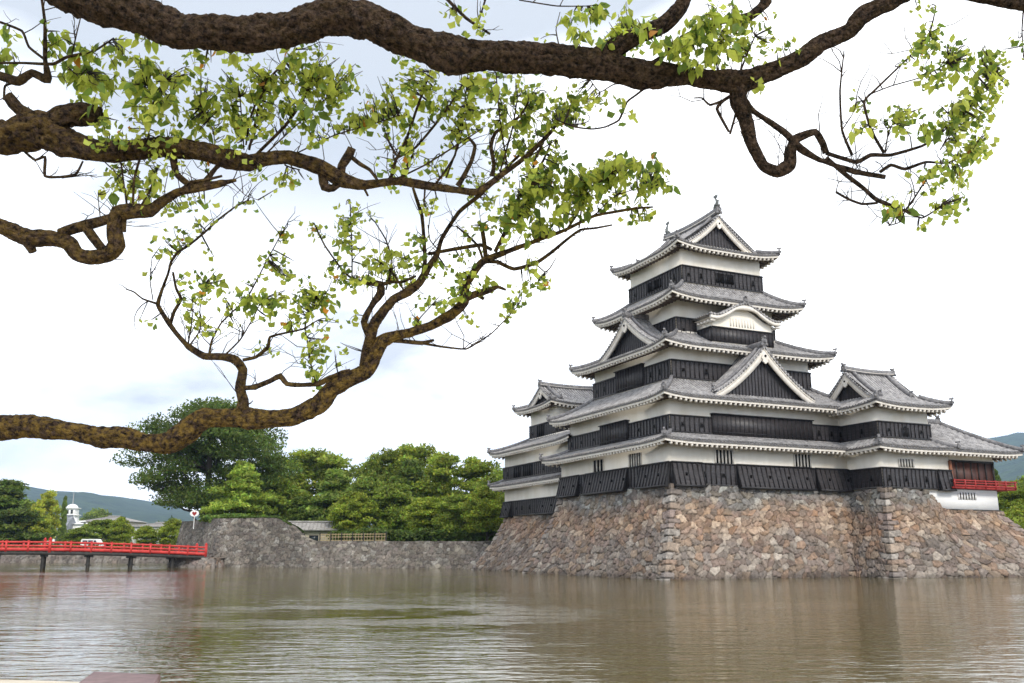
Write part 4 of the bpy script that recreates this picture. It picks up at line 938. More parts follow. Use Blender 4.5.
def turret():
    c=cg((79-512)/FPX*262,262,1.5); H=thing('white_tower','small white square tower with a domed cap and thin spire above the town roofs','tower',c); ax=cg(1,0)-cg(0,0); ay=cg(0,1)-cg(0,0)
    b=MB(); b.obox(c+np.array((0,0,5)),ax*1.5,ay*1.5,(0,0,5)); wl=b.build('shaft',M['white'],H)
    b=MB(); b.obox(c+np.array((0,0,10.1)),ax*1.85,ay*1.85,(0,0,.14)); b.obox(c+np.array((0,0,12.0)),ax*1.75,ay*1.75,(0,0,.14)); b.build('cornice',M['white'],H)
    b=MB(); b.obox(c+np.array((0,0,11.0)),ax*1.35,ay*1.35,(0,0,.9)); la=b.build('lantern',M['white'],H)
    for x in (-.6,.6): b=MB(); b.obox(c+ax*x-ay*1.37+np.array((0,0,11.0)),ax*.3,ay*.04,(0,0,.55)); b.build('window',M['glass'],la)
    b=MB(); V=[];n=10
    for i in range(5):
        t=i/4*math.pi/2; rr=1.45*math.cos(t)+.08; 
        for j in range(n): a=2*math.pi*j/n; V.append(c+np.array((math.cos(a)*rr,math.sin(a)*rr,12.1+1.1*math.sin(t))))
    b.add(V,[(i*n+j,i*n+(j+1)%n,(i+1)*n+(j+1)%n,(i+1)*n+j) for i in range(4) for j in range(n)]); b.build('cap',M['white'],H)
    b=MB(); b.tube([c+np.array((0,0,13.1)),c+np.array((0,0,17.3))],[.14,.05],6); b.build('spire',M['steel'],H)
turret()
def van():
    d=157; r0=(92-512)/FPX*d; c=cg(r0+1.5,d,1.6); ax=cg(1,0)-cg(0,0); ay=cg(0,1)-cg(0,0)
    V_=thing('parked_van','small white van parked on the far bank behind the red bridge','van',c)
    pr=[(-1.75,.35),(-1.78,.9),(-1.70,1.75),(-1.55,1.9),(.9,1.9),(1.35,1.25),(1.80,1.05),(1.85,.35)]
    P0=c+np.array((0,0,.25)); b=MB(); b.prism(pr,P0,ax,0,(0,0,1),ay,1.6); bd=b.build('body',M['white'],V_)
    for x0,x1 in ((-1.45,-.62),(-.5,.3),(.42,.95)):
        b=MB(); b.prism([(x0,1.2),(x0,1.7),(x1 if x1<.9 else .78,1.7),(x1+.05 if x1>.9 else x1,1.2)],P0-ay*.02,ax,0,(0,0,1),ay,.03); b.build('window',M['glass'],bd)
    for x in (-1.1,1.15):
        for y in (.05,1.5):
            b=MB(); b.tube([P0+ax*x+ay*(y-.08)+np.array((0,0,.1)),P0+ax*x+ay*(y+.1)+np.array((0,0,.1))],.34,12); wh=b.build('wheel',M['void'],V_)
            b=MB(); b.tube([P0+ax*x+ay*(y-.10)+np.array((0,0,.1)),P0+ax*x+ay*(y-.085)+np.array((0,0,.1))],.2,10); b.build('rim',M['steel'],wh)
    b=MB(); b.obox(P0+ax*1.84+ay*.2+np.array((0,0,.75)),ax*.03,ay*.15,(0,0,.1)); b.build('headlight',M['steel'],V_)
van()
def granite():
    o=at(93,672,8.05); z=o[2]; A=[at(*p,q) for p,q in (((93,672),8.1),((161,676),7.9),((152,692),7.1),((75,688),7.3))]
    A=[np.array((p[0],p[1],z)) for p in A]; c=sum(A)/4; b=MB()
    T_=[p+(c-p)*.04 for p in A]; T2=[p-np.array((0,0,.03)) for p in A]; Bt=[np.array((p[0],p[1],.25)) for p in A]
    b.poly(T_); b.add(T_+T2,[(i,(i+1)%4,(i+1)%4+4,i+4) for i in range(4)]); b.add(T2+Bt,[(i,(i+1)%4,(i+1)%4+4,i+4) for i in range(4)])
    tag(b.build('granite_post',M['granite'],origin=(c[0],c[1],.25)),'squared red-brown granite block on the near bank, its flat top at the bottom edge','stone post')
granite()
# ------------------------------------------------------------------ trees
M['leaf']=mat('tree_leaves',attr=True,rough=.6,spec=.25,var=.18,vscale=.6,trans=.42)
M['bark']=mat('brown_bark',(.035,.028,.022),.95,.1,col2=(.085,.07,.055),vscale=2,stretch=(1,1,.3),bump=.8,bscale=5)
def leaf_quads(C,size,r,flat=.6,elong=1.,col=(.06,.10,.03),cv=.35,hv=.12):
    n=len(C); nrm=r.standard_normal((n,3)); nrm[:,2]=np.abs(nrm[:,2])*(1+flat)+.1; nrm/=np.linalg.norm(nrm,axis=1)[:,None]
    t=r.standard_normal((n,3)); t-=nrm*(t*nrm).sum(1)[:,None]; t/=np.linalg.norm(t,axis=1)[:,None]; s=np.cross(nrm,t)
    sz=size*(.6+.8*r.random(n))[:,None]
    V=np.stack([C-t*sz*elong, C+s*sz*.5, C+t*sz*elong, C-s*sz*.5],1).reshape(-1,3)
    F=np.arange(4*n).reshape(n,4)
    k=1.25*(1-cv+2*cv*r.random(n))[:,None]; c=np.array(col)[None]*k; c[:,0]*=(1+hv*r.standard_normal(n)); c[:,1]*=(1+hv*.5*r.standard_normal(n))
    return V,F,np.repeat(np.clip(c,.004,.6),4,0)
LS=None
def crown_mesh(kind,h,w,seed,col,n=11000,base=.25):
    """foliage of a tree of height h and width w standing at the origin; returns mesh plus clump centres"""
    r=np.random.default_rng(seed); b=MB(); cl=[]
    if kind=='broad':
        k=78
        for i in range(k):
            a=r.random()*6.283; el=math.asin(r.uniform(-.75,1.)); rad=r.uniform(.45,1.)**.5*(1+.18*math.sin(a*3+seed)+.12*math.sin(a*5+el*4))
            c=np.array((math.cos(a)*math.cos(el)*w/2*.86*rad, math.sin(a)*math.cos(el)*w/2*.86*rad, h*(base+(1-base)/2)+math.sin(el)*h*(1-base)/2*.86*rad)); cl.append((c,r.uniform(.085,.16)*w*np.array((1.1,1.1,.62))))
    elif kind=='layer':
        k=110
        for i in range(k):
            z=r.uniform(0,1); rr=w/2*.95*(math.sin(math.pi*min(1,(z*.82+.16)))**.6)*(.12+.88*r.random()**.7); a=r.random()*6.283
            cl.append((np.array((math.cos(a)*rr,math.sin(a)*rr,h*(base+(1-base)*.95*z))),r.uniform(.09,.16)*w*np.array((1.15,1.15,.58))))
    else: # pine / conifer
        k=46
        for i in range(k):
            z=(i+.5)/k; rr=w/2*(1-z**1.25)**.75*(.25+.8*r.random()); a=r.random()*6.283
            cl.append((np.array((math.cos(a)*rr,math.sin(a)*rr,h*(base+(1-base)*.97*z))),(.12+.10*(1-z))*w*np.array((1.1,1.1,.42))*r.uniform(.8,1.3)))
    tot=sum(s[0]**1.7 for _,s in cl)
    for c,s in cl:
        m=int(n*s[0]**1.7/tot); d=r.standard_normal((m,3)); d/=np.linalg.norm(d,axis=1)[:,None]; d*= (r.random(m)**.38)[:,None]
        d[:,2]=np.where(d[:,2]<-.3,d[:,2]*.5,d[:,2])
        wob=1+.22*np.sin(d[:,:1]*7+c[0])*np.sin(d[:,1:2]*6+c[1])
        P_=c+d*s*wob; tint=r.uniform(.66,1.34)
        V,F,Cc=leaf_quads(P_,(LS if LS else (.23 if kind!='pine' else .20)),r,flat=.5 if kind!='pine' else .2,elong=1. if kind!='pine' else 1.5,col=tuple(np.array(col)*tint))
        b.add(V,F,Cc)
    return b,cl
def make_tree(name,label,kind,loc,h,w,seed,col,group=None,n=11000,base=.25,tr=.022,cat='tree'):
    T=thing(name,label,cat,loc,group); b,cl=crown_mesh(kind,h,w,seed,col,n,base)
    me=b.mesh('crown',cols=True); me.materials.append(M['leaf']); o=bpy.data.objects.new('crown',me); COL.objects.link(o); o.parent=T
    r=random.Random(seed); tb=MB(); R0=tr*h+.06; ht=h*(.80 if kind!='broad' else .6)
    path=[np.array((math.sin(z*3+seed)*.02*h*z,math.cos(z*2.3+seed)*.02*h*z,z*ht-.3)) for z in np.linspace(0,1,8)]
    tb.tube(path,[R0*(1.35 if i==0 else 1-.80*i/7) for i in range(8)],8,jit=.06)
    pick=sorted(cl,key=lambda c:r.random())[:22]
    for c,s in pick:
        zt=min(max(c[2]-h*.12,h*base*.6),ht*.96); i=zt/ht*7; p0=path[min(7,int(i))]; mid=p0*.45+c*.55+np.array((0,0,-.02*h)); rr=max(.04,R0*.38*(1-zt/h))
        tb.tube([p0,p0*.75+mid*.25+np.array((0,0,.01*h)),mid,c],[rr,rr*.75,rr*.5,rr*.2],5)
    me=tb.mesh('trunk',smooth=True); me.materials.append(M['bark']); o=bpy.data.objects.new('trunk',me); COL.objects.link(o); o.parent=T
    return T
GB=(.19,.235,.030); GD=(.078,.115,.022); GP=(.16,.22,.040); GY=(.28,.30,.035); GM=(.15,.195,.030)
def tree_at(proto,u,vtop,d,zb,wpx,label,group=None,rz=None,name=None):
    """stand a copy of proto so that its top and width have the size seen from the viewpoint"""
    src,h0,w0=proto; ztop=at(u,vtop,d)[2]; f=d; r_=(u-512)/FPX*d
    p=at(u,(551 if False else 541.),d); p=np.array((p[0],p[1],zb))
    used=src.get('_used',0)
    o=copy_tree(src) if used else src
    src['_used']=1
    if used and '_used' in o: del o['_used']
    o.location=p; s=(ztop-zb)/h0; sw=wpx/FPX*d/w0; o.scale=(sw,sw,s); o.rotation_euler=(0,0,rz if rz is not None else random.random()*6)
    o['label']=label
    if group: o['group']=group
    if name: o.name=name
    return o
big=make_tree('broadleaf_tree','huge dark spreading tree at the embankment corner beside the bridge','layer',(0,0,0),17,23,5,GD,n=70000,base=.19,tr=.046)
tree_at((big,17,23),204,396,122,4.6,150,'huge dark spreading tree with its trunk at the high stone corner behind the round sign')
for k in range(1): pass
GR='trees along the castle side of the moat'
pr={}
pr['b1']=(make_tree('broadleaf_tree','x','broad',(0,0,0),12,11,21,GB,n=24000,base=.1),12,11)
pr['b2']=(make_tree('broadleaf_tree','x','broad',(0,0,0),12,11,22,GM,n=24000,base=.1),12,11)
pr['l1']=(make_tree('maple_tree','x','layer',(0,0,0),9,9,23,(.21,.255,.030),n=18000,base=.20),9,9)
pr['l2']=(make_tree('maple_tree','x','layer',(0,0,0),9,9,24,(.17,.22,.030),n=18000,base=.20),9,9)
pr['p1']=(make_tree('pine_tree','x','pine',(0,0,0),9,7,25,GP,n=18000,base=.14),9,7)
pr['p3']=(make_tree('pine_tree','x','pine',(0,0,0),9,8,27,(.23,.30,.045),n=16000,base=.10),9,8)
pr['p2']=(make_tree('pine_tree','x','pine',(0,0,0),9,7,26,(.115,.16,.030),n=18000,base=.14),9,7)
Z=2.7
rows=[ # proto,u,vtop,depth,zb,wpx,label
('p3',238,459,113.5,5.3,56,'bright green cone-shaped pine standing on the grassy mound in front of the huge dark tree'),
('b1',308,444,140,Z,104,'rounded light green tree rising just right of the huge dark tree'),
('l2',275,478,122,Z,70,'mid green layered tree directly right of the bright cone-shaped pine'),
('p2',300,496,117,Z,46,'dark low pine behind the roof of the cream guard house'),
('b2',262,470,138,Z,80,'dark round tree between the bright cone-shaped pine and the huge dark tree'),
('p1',332,468,118,Z,62,'tall pine rising above the right end of the guard house roof'),
('l1',352,492,112,Z,50,'low bright maple behind the left part of the bamboo fence'),
('b2',375,449,132,Z,62,'dark tall tree at the left of the highest middle clump'),
('b1',412,438,135,Z,84,'highest rounded tree in the middle of the row, half way between guard house and castle'),
('l2',392,482,114,Z,60,'mid green maple behind the right part of the bamboo fence'),
('p2',410,459,120,Z,58,'dark pine in front of the highest middle tree'),
('b1',464,452,120,Z,84,'broad light green tree left of the small keep, the second highest clump'),
('l1',430,497,105,Z,56,'low yellow-green maple right of the bamboo fence end'),
('l2',462,494,102,Z,58,'dense low maple left of the castle base slope'),
('l1',487,486,98,Z,52,'bright drooping maple leaning towards the wall of the small keep'),
('b2',503,466,112,Z,60,'tree partly hidden behind the left eaves of the small keep'),
('b2',340,482,142,Z,70,'shaded round tree in the back of the row above the bamboo fence'),
('b2',438,478,140,Z,80,'shaded round tree in the back of the row right of the highest middle tree'),
('b1',1012,482,102,Z,54,'bright green tree right of the castle base, under the red balcony'),
('b2',1046,470,110,Z,80,'darker tree cut by the right edge of the photo beyond the castle base'),
('p2',1000,468,126,Z,26,'thin dark tree top showing between the red balcony and the blue hill'),
('l1',1032,505,92,1.5,60,'low bright shrub-like maple at the right edge below the green trees'),
]
for i,(k,u,v,d,zb,wp,lb) in enumerate(rows):
    o=tree_at(pr[k],u,v,d,zb,wp,lb,GR)
GL='trees on the far bank behind the bridge'
pr['y']=(make_tree('broadleaf_tree','x','broad',(0,0,0),9,8,31,GY,n=9000,base=.05),9,8)
left=[('p2',4,480,162,1.5,74,'large dark conifer at the left edge of the photo behind the bridge'),
('y',44,490,185,1.5,30,'bright yellow-green tree top rising behind the olive tree left of the tiled house'),
('y',32,508,163,1.5,38,'olive yellow-green tree right of the large dark conifer'),
('p2',61,496,205,1.5,9,'slim dark conifer just left of the white tower'),
('b2',24,498,190,1.5,26,'dark round tree between the large conifer and the yellow-green tree top'),
('l2',80,527,158,1.5,36,'low dark spreading tree in front of the tiled house'),
('l2',102,519,168,1.5,44,'spreading tree behind the parked van'),
('l1',120,517,164,1.5,24,'loose pale green tree right of the parked van'),
('l1',146,526,160,1.5,26,'small round tree hiding the left half of the long white building'),
('l1',172,519,160,1.5,30,'loose small tree in front of the long white building'),
('l2',190,528,150,1.5,30,'low tree beside the dark side wall of the embankment'),
('b2',-30,500,170,1.5,60,'round tree just outside the left edge of the photo'),
('b2',98,507,420,1.5,44,'round dark tree mass far behind the low white buildings')]
for (k,u,v,d,zb,wp,lb) in left: tree_at(pr[k],u,v,d,zb,wp,lb,GL)
for o in bpy.data.objects:
    if '_used' in o: del o['_used']
# hedge and shrubs (ground cover nobody could count)
def shrubs(name,line,h,depth,label,col,n,seed,kind='stuff'):
    r=np.random.default_rng(seed); b=MB(); L_=[np.array(p,float) for p in line]; seg=[np.linalg.norm(L_[i+1]-L_[i]) for i in range(len(L_)-1)]; tot=sum(seg)
    t=r.random(n)*tot; P_=np.zeros((n,3)); acc=0
    for i,sg in enumerate(seg):
        m=(t>=acc)&(t<acc+sg); P_[m]=L_[i]+(L_[i+1]-L_[i])*((t[m]-acc)/sg)[:,None]; acc+=sg
    hh=h*(.75+.25*np.sin(t*1.3+seed)*np.sin(t*.47)); P_[:,2]+=hh*r.random(n)**.5; P_[:,0]+=(r.random(n)-.5)*depth; P_[:,1]+=(r.random(n)-.5)*depth
    V,F,C=leaf_quads(P_,.2,r,col=col); b.add(V,F,C); o=b.build(name,M['leaf'],cols=True,origin=tuple(L_[0]))
    return tag(o,label,'hedge',kind=kind)
shrubs('hedge',[cg(-100,156.5,1.5),cg(-30,158,1.5)],1.5,1.6,'long dark green hedge on top of the far bank wall',GD,16000,51)
shrubs('shrubs',[np.array((*(em(14,-4.5)),2.7)),np.array((*(em(33,-4.5)),2.7))],1.7,2.5,'dark green shrubs filling the shade under the trees behind the bamboo fence',GD,14000,52)
shrubs('shrubs',[np.array((*(TC+ret*5),5.2)),np.array((*(TC+ed*5.5+ret*5),5.0))],1.1,2.,'light green shrubs on the grassy mound behind the high corner',(.13,.20,.04),4500,53)
shrubs('shrubs',[np.array((24,0,2.6)),np.array((60,-6,2.6))],2.4,5.,'green undergrowth on the right beyond the castle base',GB,9000,54)
def grass_tufts():
    r=np.random.default_rng(61); n=9000; s=r.random(n)*9.6; t=r.random(n)**2*3.
    z=np.interp(s,[0,3.5,7.8,9.8,11.2,12.6],[5.5,5.5,5.42,4.4,3.35,2.85])
    P_=np.array([(*(TC+ed*a_-en*(.15)+ret*(b_)+0),0) for a_,b_ in zip(s,t)]); P_[:,2]=z+.12+.12*r.random(n)
    V,F,C=leaf_quads(P_,.11,r,col=(.12,.18,.04)); b=MB(); b.add(V,F,C); tag(b.build('grass',M['leaf'],cols=True),'ragged grass fringe along the top of the high stone corner','grass',kind='stuff')
grass_tufts()
# dark tree belt far behind the town
def belt():
    r=np.random.default_rng(71); n=30000; az=R(1)*r.uniform(-33,34,n); d=r.uniform(420,640,n); h=14*(.6+.4*np.sin(az*40)*np.sin(az*97+1))*r.random(n)**.5
    P_=np.column_stack([CAM[0]+d*np.sin(YAW+az),CAM[1]+d*np.cos(YAW+az),1.5+h]); V,F,C=leaf_quads(P_,1.6,r,col=(.06,.10,.03)); b=MB(); b.add(V,F,C)
    tag(b.build('distant_woodland',M['leaf'],cols=True),'far-off belt of trees at the foot of the hills','woodland',kind='stuff')
belt()
# ------------------------------------------------------------------ foreground tree hanging over the water
def bark_mat():
    m=bpy.data.materials.new('lichen_bark'); m.use_nodes=True; t=m.node_tree; N=t.nodes; K_=t.links.new; b=N['Principled BSDF']; b.inputs['Roughness'].default_value=.9; b.inputs['Specular IOR Level'].default_value=.15
    co=N.new('ShaderNodeTexCoord')
    def noise(sc,det=6,st=(1,1,1)):
        mp_=N.new('ShaderNodeMapping'); mp_.inputs['Scale'].default_value=st; n=N.new('ShaderNodeTexNoise'); n.inputs['Scale'].default_value=sc; n.inputs['Detail'].default_value=det; n.inputs['Roughness'].default_value=.65
        K_(co.outputs['Object'],mp_.inputs[0]); K_(mp_.outputs[0],n.inputs[0]); return n.outputs['Fac']
    a=N.new('ShaderNodeValToRGB'); a.color_ramp.elements[0].position=.40; a.color_ramp.elements[1].position=.72; a.color_ramp.elements[0].color=(.006,.004,.003,1); a.color_ramp.elements[1].color=(.115,.075,.052,1); K_(noise(38,8),a.inputs[0])
    l=N.new('ShaderNodeValToRGB'); l.color_ramp.elements[0].position=.43; l.color_ramp.elements[1].position=.62; l.color_ramp.elements[0].color=(0,0,0,1); l.color_ramp.elements[1].color=(1,1,1,1); K_(noise(24,12),l.inputs[0])
    at_=N.new('ShaderNodeVertexColor'); at_.layer_name='Col'; sp=N.new('ShaderNodeSeparateColor'); K_(at_.outputs[0],sp.inputs[0])
    ml=N.new('ShaderNodeMath'); ml.operation='MULTIPLY'; K_(l.outputs[0],ml.inputs[0]); K_(sp.outputs[0],ml.inputs[1])
    mx_=N.new('ShaderNodeMixRGB'); K_(ml.outputs[0],mx_.inputs[0]); K_(a.outputs[0],mx_.inputs[1]); mx_.inputs[2].default_value=(.21,.135,.032,1); K_(mx_.outputs[0],b.inputs['Base Color'])
    vo=N.new('ShaderNodeTexVoronoi'); vo.feature='F1'; vo.inputs['Scale'].default_value=34; 
    wv=N.new('ShaderNodeVectorMath'); wv.operation='ADD'; nn=N.new('ShaderNodeTexNoise'); nn.inputs['Scale'].default_value=9; nn.inputs['Detail'].default_value=4; K_(co.outputs['Object'],nn.inputs[0]); sc=N.new('ShaderNodeVectorMath'); sc.operation='SCALE'; sc.inputs['Scale'].default_value=.12; K_(nn.outputs['Color'],sc.inputs[0]); K_(co.outputs['Object'],wv.inputs[0]); K_(sc.outputs[0],wv.inputs[1]); K_(wv.outputs[0],vo.inputs['Vector'])
    ad=N.new('ShaderNodeMath'); ad.operation='MULTIPLY_ADD'; K_(vo.outputs['Distance'],ad.inputs[0]); ad.inputs[1].default_value=-.9; K_(noise(60,8),ad.inputs[2])
    bp=N.new('ShaderNodeBump'); bp.inputs['Strength'].default_value=1; bp.inputs['Distance'].default_value=.035; K_(ad.outputs[0],bp.inputs['Height']); K_(bp.outputs[0],b.inputs['Normal'])
    return m
M['limb']=bark_mat()
M['fleaf']=mat('young_leaves',attr=True,rough=.45,spec=.35,var=.2,vscale=14,trans=.6)
FT=thing('overhanging_tree','gnarled tree in the foreground, dark lichen-covered limbs and yellow-green leaves hanging over the water','tree',tuple(cg(-5.4,5.2,.25)))
SAMP=[]   # (u,v,point,radius) samples for attaching twigs
def bez(pts,n=6):
    """smooth polyline (Catmull-Rom) through (u,v,w,d)"""
    P_=np.array(pts,float); out=[]
    for i in range(len(P_)-1):
        p0=P_[max(i-1,0)];p1=P_[i];p2=P_[i+1];p3=P_[min(i+2,len(P_)-1)]
        L_=np.hypot(*(p2-p1)[:2]); m=max(2,int(L_/n))
        for j in range(m):
            t=j/m; out.append(.5*(p1*(1-t)+p2*t)+.5*.5*((2*p1)+(-p0+p2)*t+(2*p0-5*p1+4*p2-p3)*t*t+(-p0+3*p1-3*p2+p3)*t**3))
    out.append(P_[-1]); return np.array(out)
def limb(mb,pts,D,lich=.5,rough=.10,off=0.,seed=0):
    """pts (u,v,width px[,depth])"""
    q=[(p[0],p[1],p[2],(p[3] if len(p)>3 else D)) for p in pts]
    wmax=max(p[2] for p in q); C=bez(q,2.6 if wmax>9 else max(2.5,min(6,wmax*.5))); r=np.random.default_rng(int(abs(q[0][0]*31+q[0][1]*17+q[-1][0]*7))%99991)
    C[:,2]=np.where(C[:,2]<6,C[:,2]*.85,C[:,2]); C[:,2]=np.maximum(C[:,2],.75)
    seg=40 if wmax>14 else (18 if wmax>5 else (6 if wmax>2.2 else 4))
    path=[];rad=[]
    for i,(u,v,w,d) in enumerate(C):
        path.append(at(u,v,d)); rad.append(w/2*d/FPX)
    n=len(path); V=[];uu=None; ph=r.random(6)*6
    nk=12; km=r.integers(4,15,nk); kp=r.random(nk)*6.28; kw=r.uniform(-.35,.35,nk); lump=np.interp(np.arange(n),np.arange(-8,n+16,8),r.standard_normal(len(np.arange(-8,n+16,8)))); sm_=np.interp(np.arange(n),np.arange(-3,n+6,3),r.standard_normal(len(np.arange(-3,n+6,3))))
    big_=wmax>14
    for i,p in enumerate(path):
        dd=path[min(i+1,n-1)]-path[max(i-1,0)]; dd/=np.linalg.norm(dd)+1e-9
        if uu is None: uu=np.cross(dd,(.3,.2,1.))
        uu=uu-dd*np.dot(uu,dd); uu/=np.linalg.norm(uu); vv=np.cross(dd,uu)
        for j in range(seg):
            a=2*math.pi*j/seg; k=1+(rough*(math.sin(a*2+i*.17+ph[0])*.4+math.sin(a*3-i*.29+ph[1])*.4+math.sin(i*.23+ph[2])*.5+math.sin(a*5+i*.5+ph[3])*.2+.55*lump[i]+.28*sm_[i]+r.standard_normal()*.22) if wmax>5 else 0)
            if big_:
                g=sum(math.sin(km[q_]*a+kp[q_]+kw[q_]*i+1.2*math.sin(i*.11*q_)) for q_ in range(nk))/nk; k+=.20*g-.10*abs(g)*3*(g<0)
            V.append(p+rad[i]*k*(math.cos(a)*uu+math.sin(a)*vv))
        if i%2==0: SAMP.append((C[i,0],C[i,1],p,rad[i]))
    F=[(i*seg+j,i*seg+(j+1)%seg,(i+1)*seg+(j+1)%seg,(i+1)*seg+j) for i in range(n-1) for j in range(seg)]
    col=(lich,lich,lich); mb.add(V,F,col); mb.poly(V[:seg][::-1],col=col); mb.poly(V[-seg:],col=col)
    # side spurs
    if 2.5<wmax<14 and off==0.:
        for _ in range(int(n*.12)):
            i=r.integers(1,n-1); p=path[i]; dv=r.standard_normal(3); dv/=np.linalg.norm(dv); l=r.uniform(.012,.03)+rad[i]; rr_=max(.0015,rad[i]*.12)
            mb.tube([p,p+dv*l,p+dv*l*1.3+np.array((0,0,.01))],[rr_*1.4,rr_,rr_*.6],4,col=col)
def limbs(name,D,main,subs,lich=.5,label=None):
    b=MB(); limb(b,main,D,lich)
    for s in subs: limb(b,s,D,lich*.6)
    o=b.build(name,M['limb'],FT,smooth=True,cols=True)
    if label: o['label']=label
    return o
trunk_top=cg(-4.9,5.3,3.9)
# trunk, outside the frame on the left
b=MB(); b.tube([cg(-5.4,5.2,.2),cg(-5.3,5.2,.9),cg(-5.05,5.25,1.7),cg(-5.0,5.3,2.6),cg(-4.85,5.3,3.5),cg(-4.3,5.2,4.4),cg(-3.6,5.1,4.9)],[.36,.27,.25,.23,.21,.17,.15],14,jit=.06,col=(.5,.5,.5)); b.build('trunk',M['limb'],FT,smooth=True,cols=True)
A_=limbs('limb',5.0,[(-130,-190,60),(-40,-80,52),(40,-28,46),(100,2,44),(146,18,38),(180,31,35),(205,32,33),(255,34,35),(290,29,32),(320,20,34),(346,17,36),(370,22,36),(388,30,35),(422,45,31),(452,55,34),(480,56,30),(513,57,30),(572,61,30),(616,69,27),(645,75,26),(680,75,20),(715,80,19),(738,82,22),(768,73,18),(803,57,16),(820,44,18),(849,31,15),(863,15,16),(891,2,14),(925,-12,13),(965,-6,12),(1000,1,11),(1040,8,10),(1090,20,8)],
 [[(585,62,18),(612,50,18),(640,34,17),(665,24,16),(680,8,14),(690,-14,12),(700,-40,10)],
  [(640,70,6),(662,57,5),(682,38,6),(719,22,6),(750,16,8),(766,2,10),(760,-14,9)],
  [(740,86,18),(738,100,15),(745,119,13),(752,144,12),(764,166,11),(777,172,12),(789,165,12),(791,150,10),(796,139,9),(815,132,7),(822,142,7),(826,153,7)],
  [(745,100,6),(752,110,6),(768,121,6),(785,133,7),(801,149,8),(820,160,6),(856,172,6),(885,177,5)],
  [(826,158,6),(845,174,5),(863,188,5),(877,200,5),(905,211,3),(922,218,2),(940,207,1.5)],
  [(836,192,3),(848,199,3),(862,204,3),(877,203,3)],
  [(826,153,5),(856,162,5),(871,155,5),(891,155,4),(922,146,3),(940,135,2),(955,118,1.5)],
  [(852,155,4),(842,130,3),(840,91,2.5),(844,51,1.5)],
  [(884,153,4),(871,130,3.5),(864,102,3),(877,88,2.5),(908,58,2),(929,35,2),(936,7,1.5)],
  [(868,95,2),(891,86,2),(922,77,1.8),(950,62,1.4)],
  [(880,172,4),(891,165,4),(905,169,4),(926,162,3),(947,163,2),(972,151,1.5)],
  [(905,211,2.5),(915,197,2),(926,180,1.8),(935,172,1.4)],
  [(905,211,2),(900,222,1.5),(888,226,1.2)],[(940,150,1.8),(962,118,1.6),(982,90,1.5),(998,72,1.2)],
  [(842,130,2),(852,115,1.3),(858,100,1)],[(885,153,2),(888,135,1.5),(895,118,1.2)],
  [(738,92,5),(724,100,4),(717,109,4),(729,132,3)],[(734,98,4),(736,112,3),(730,134,3)],[(724,100,3),(710,105,3),(702,98,2),(694,98,1.5)],
  [(645,88,3),(636,95,2.5),(627,102,2.5),(619,120,2.5),(605,127,2),(592,129,2),(575,127,2),(557,120,1.5)],[(640,85,2),(615,84,2),(600,92,1.5),(590,80,1.5)],
  [(444,-4,4),(466,18,4),(490,34,3)],[(487,-5,2),(478,23,2)],[(519,0,2),(557,6,2),(589,6,1.5)],
  [(718,76,2),(716,52,2),(722,30,1.5)],[(740,72,3),(748,52,2),(756,34,1.5)],[(1024,3,2),(1022,30,1.5),(1024,60,1)],[(560,50,2),(556,30,1.5),(560,12,1)],[(582,50,1.5),(574,35,1.2),(570,25,1)],
  ],lich=.12)
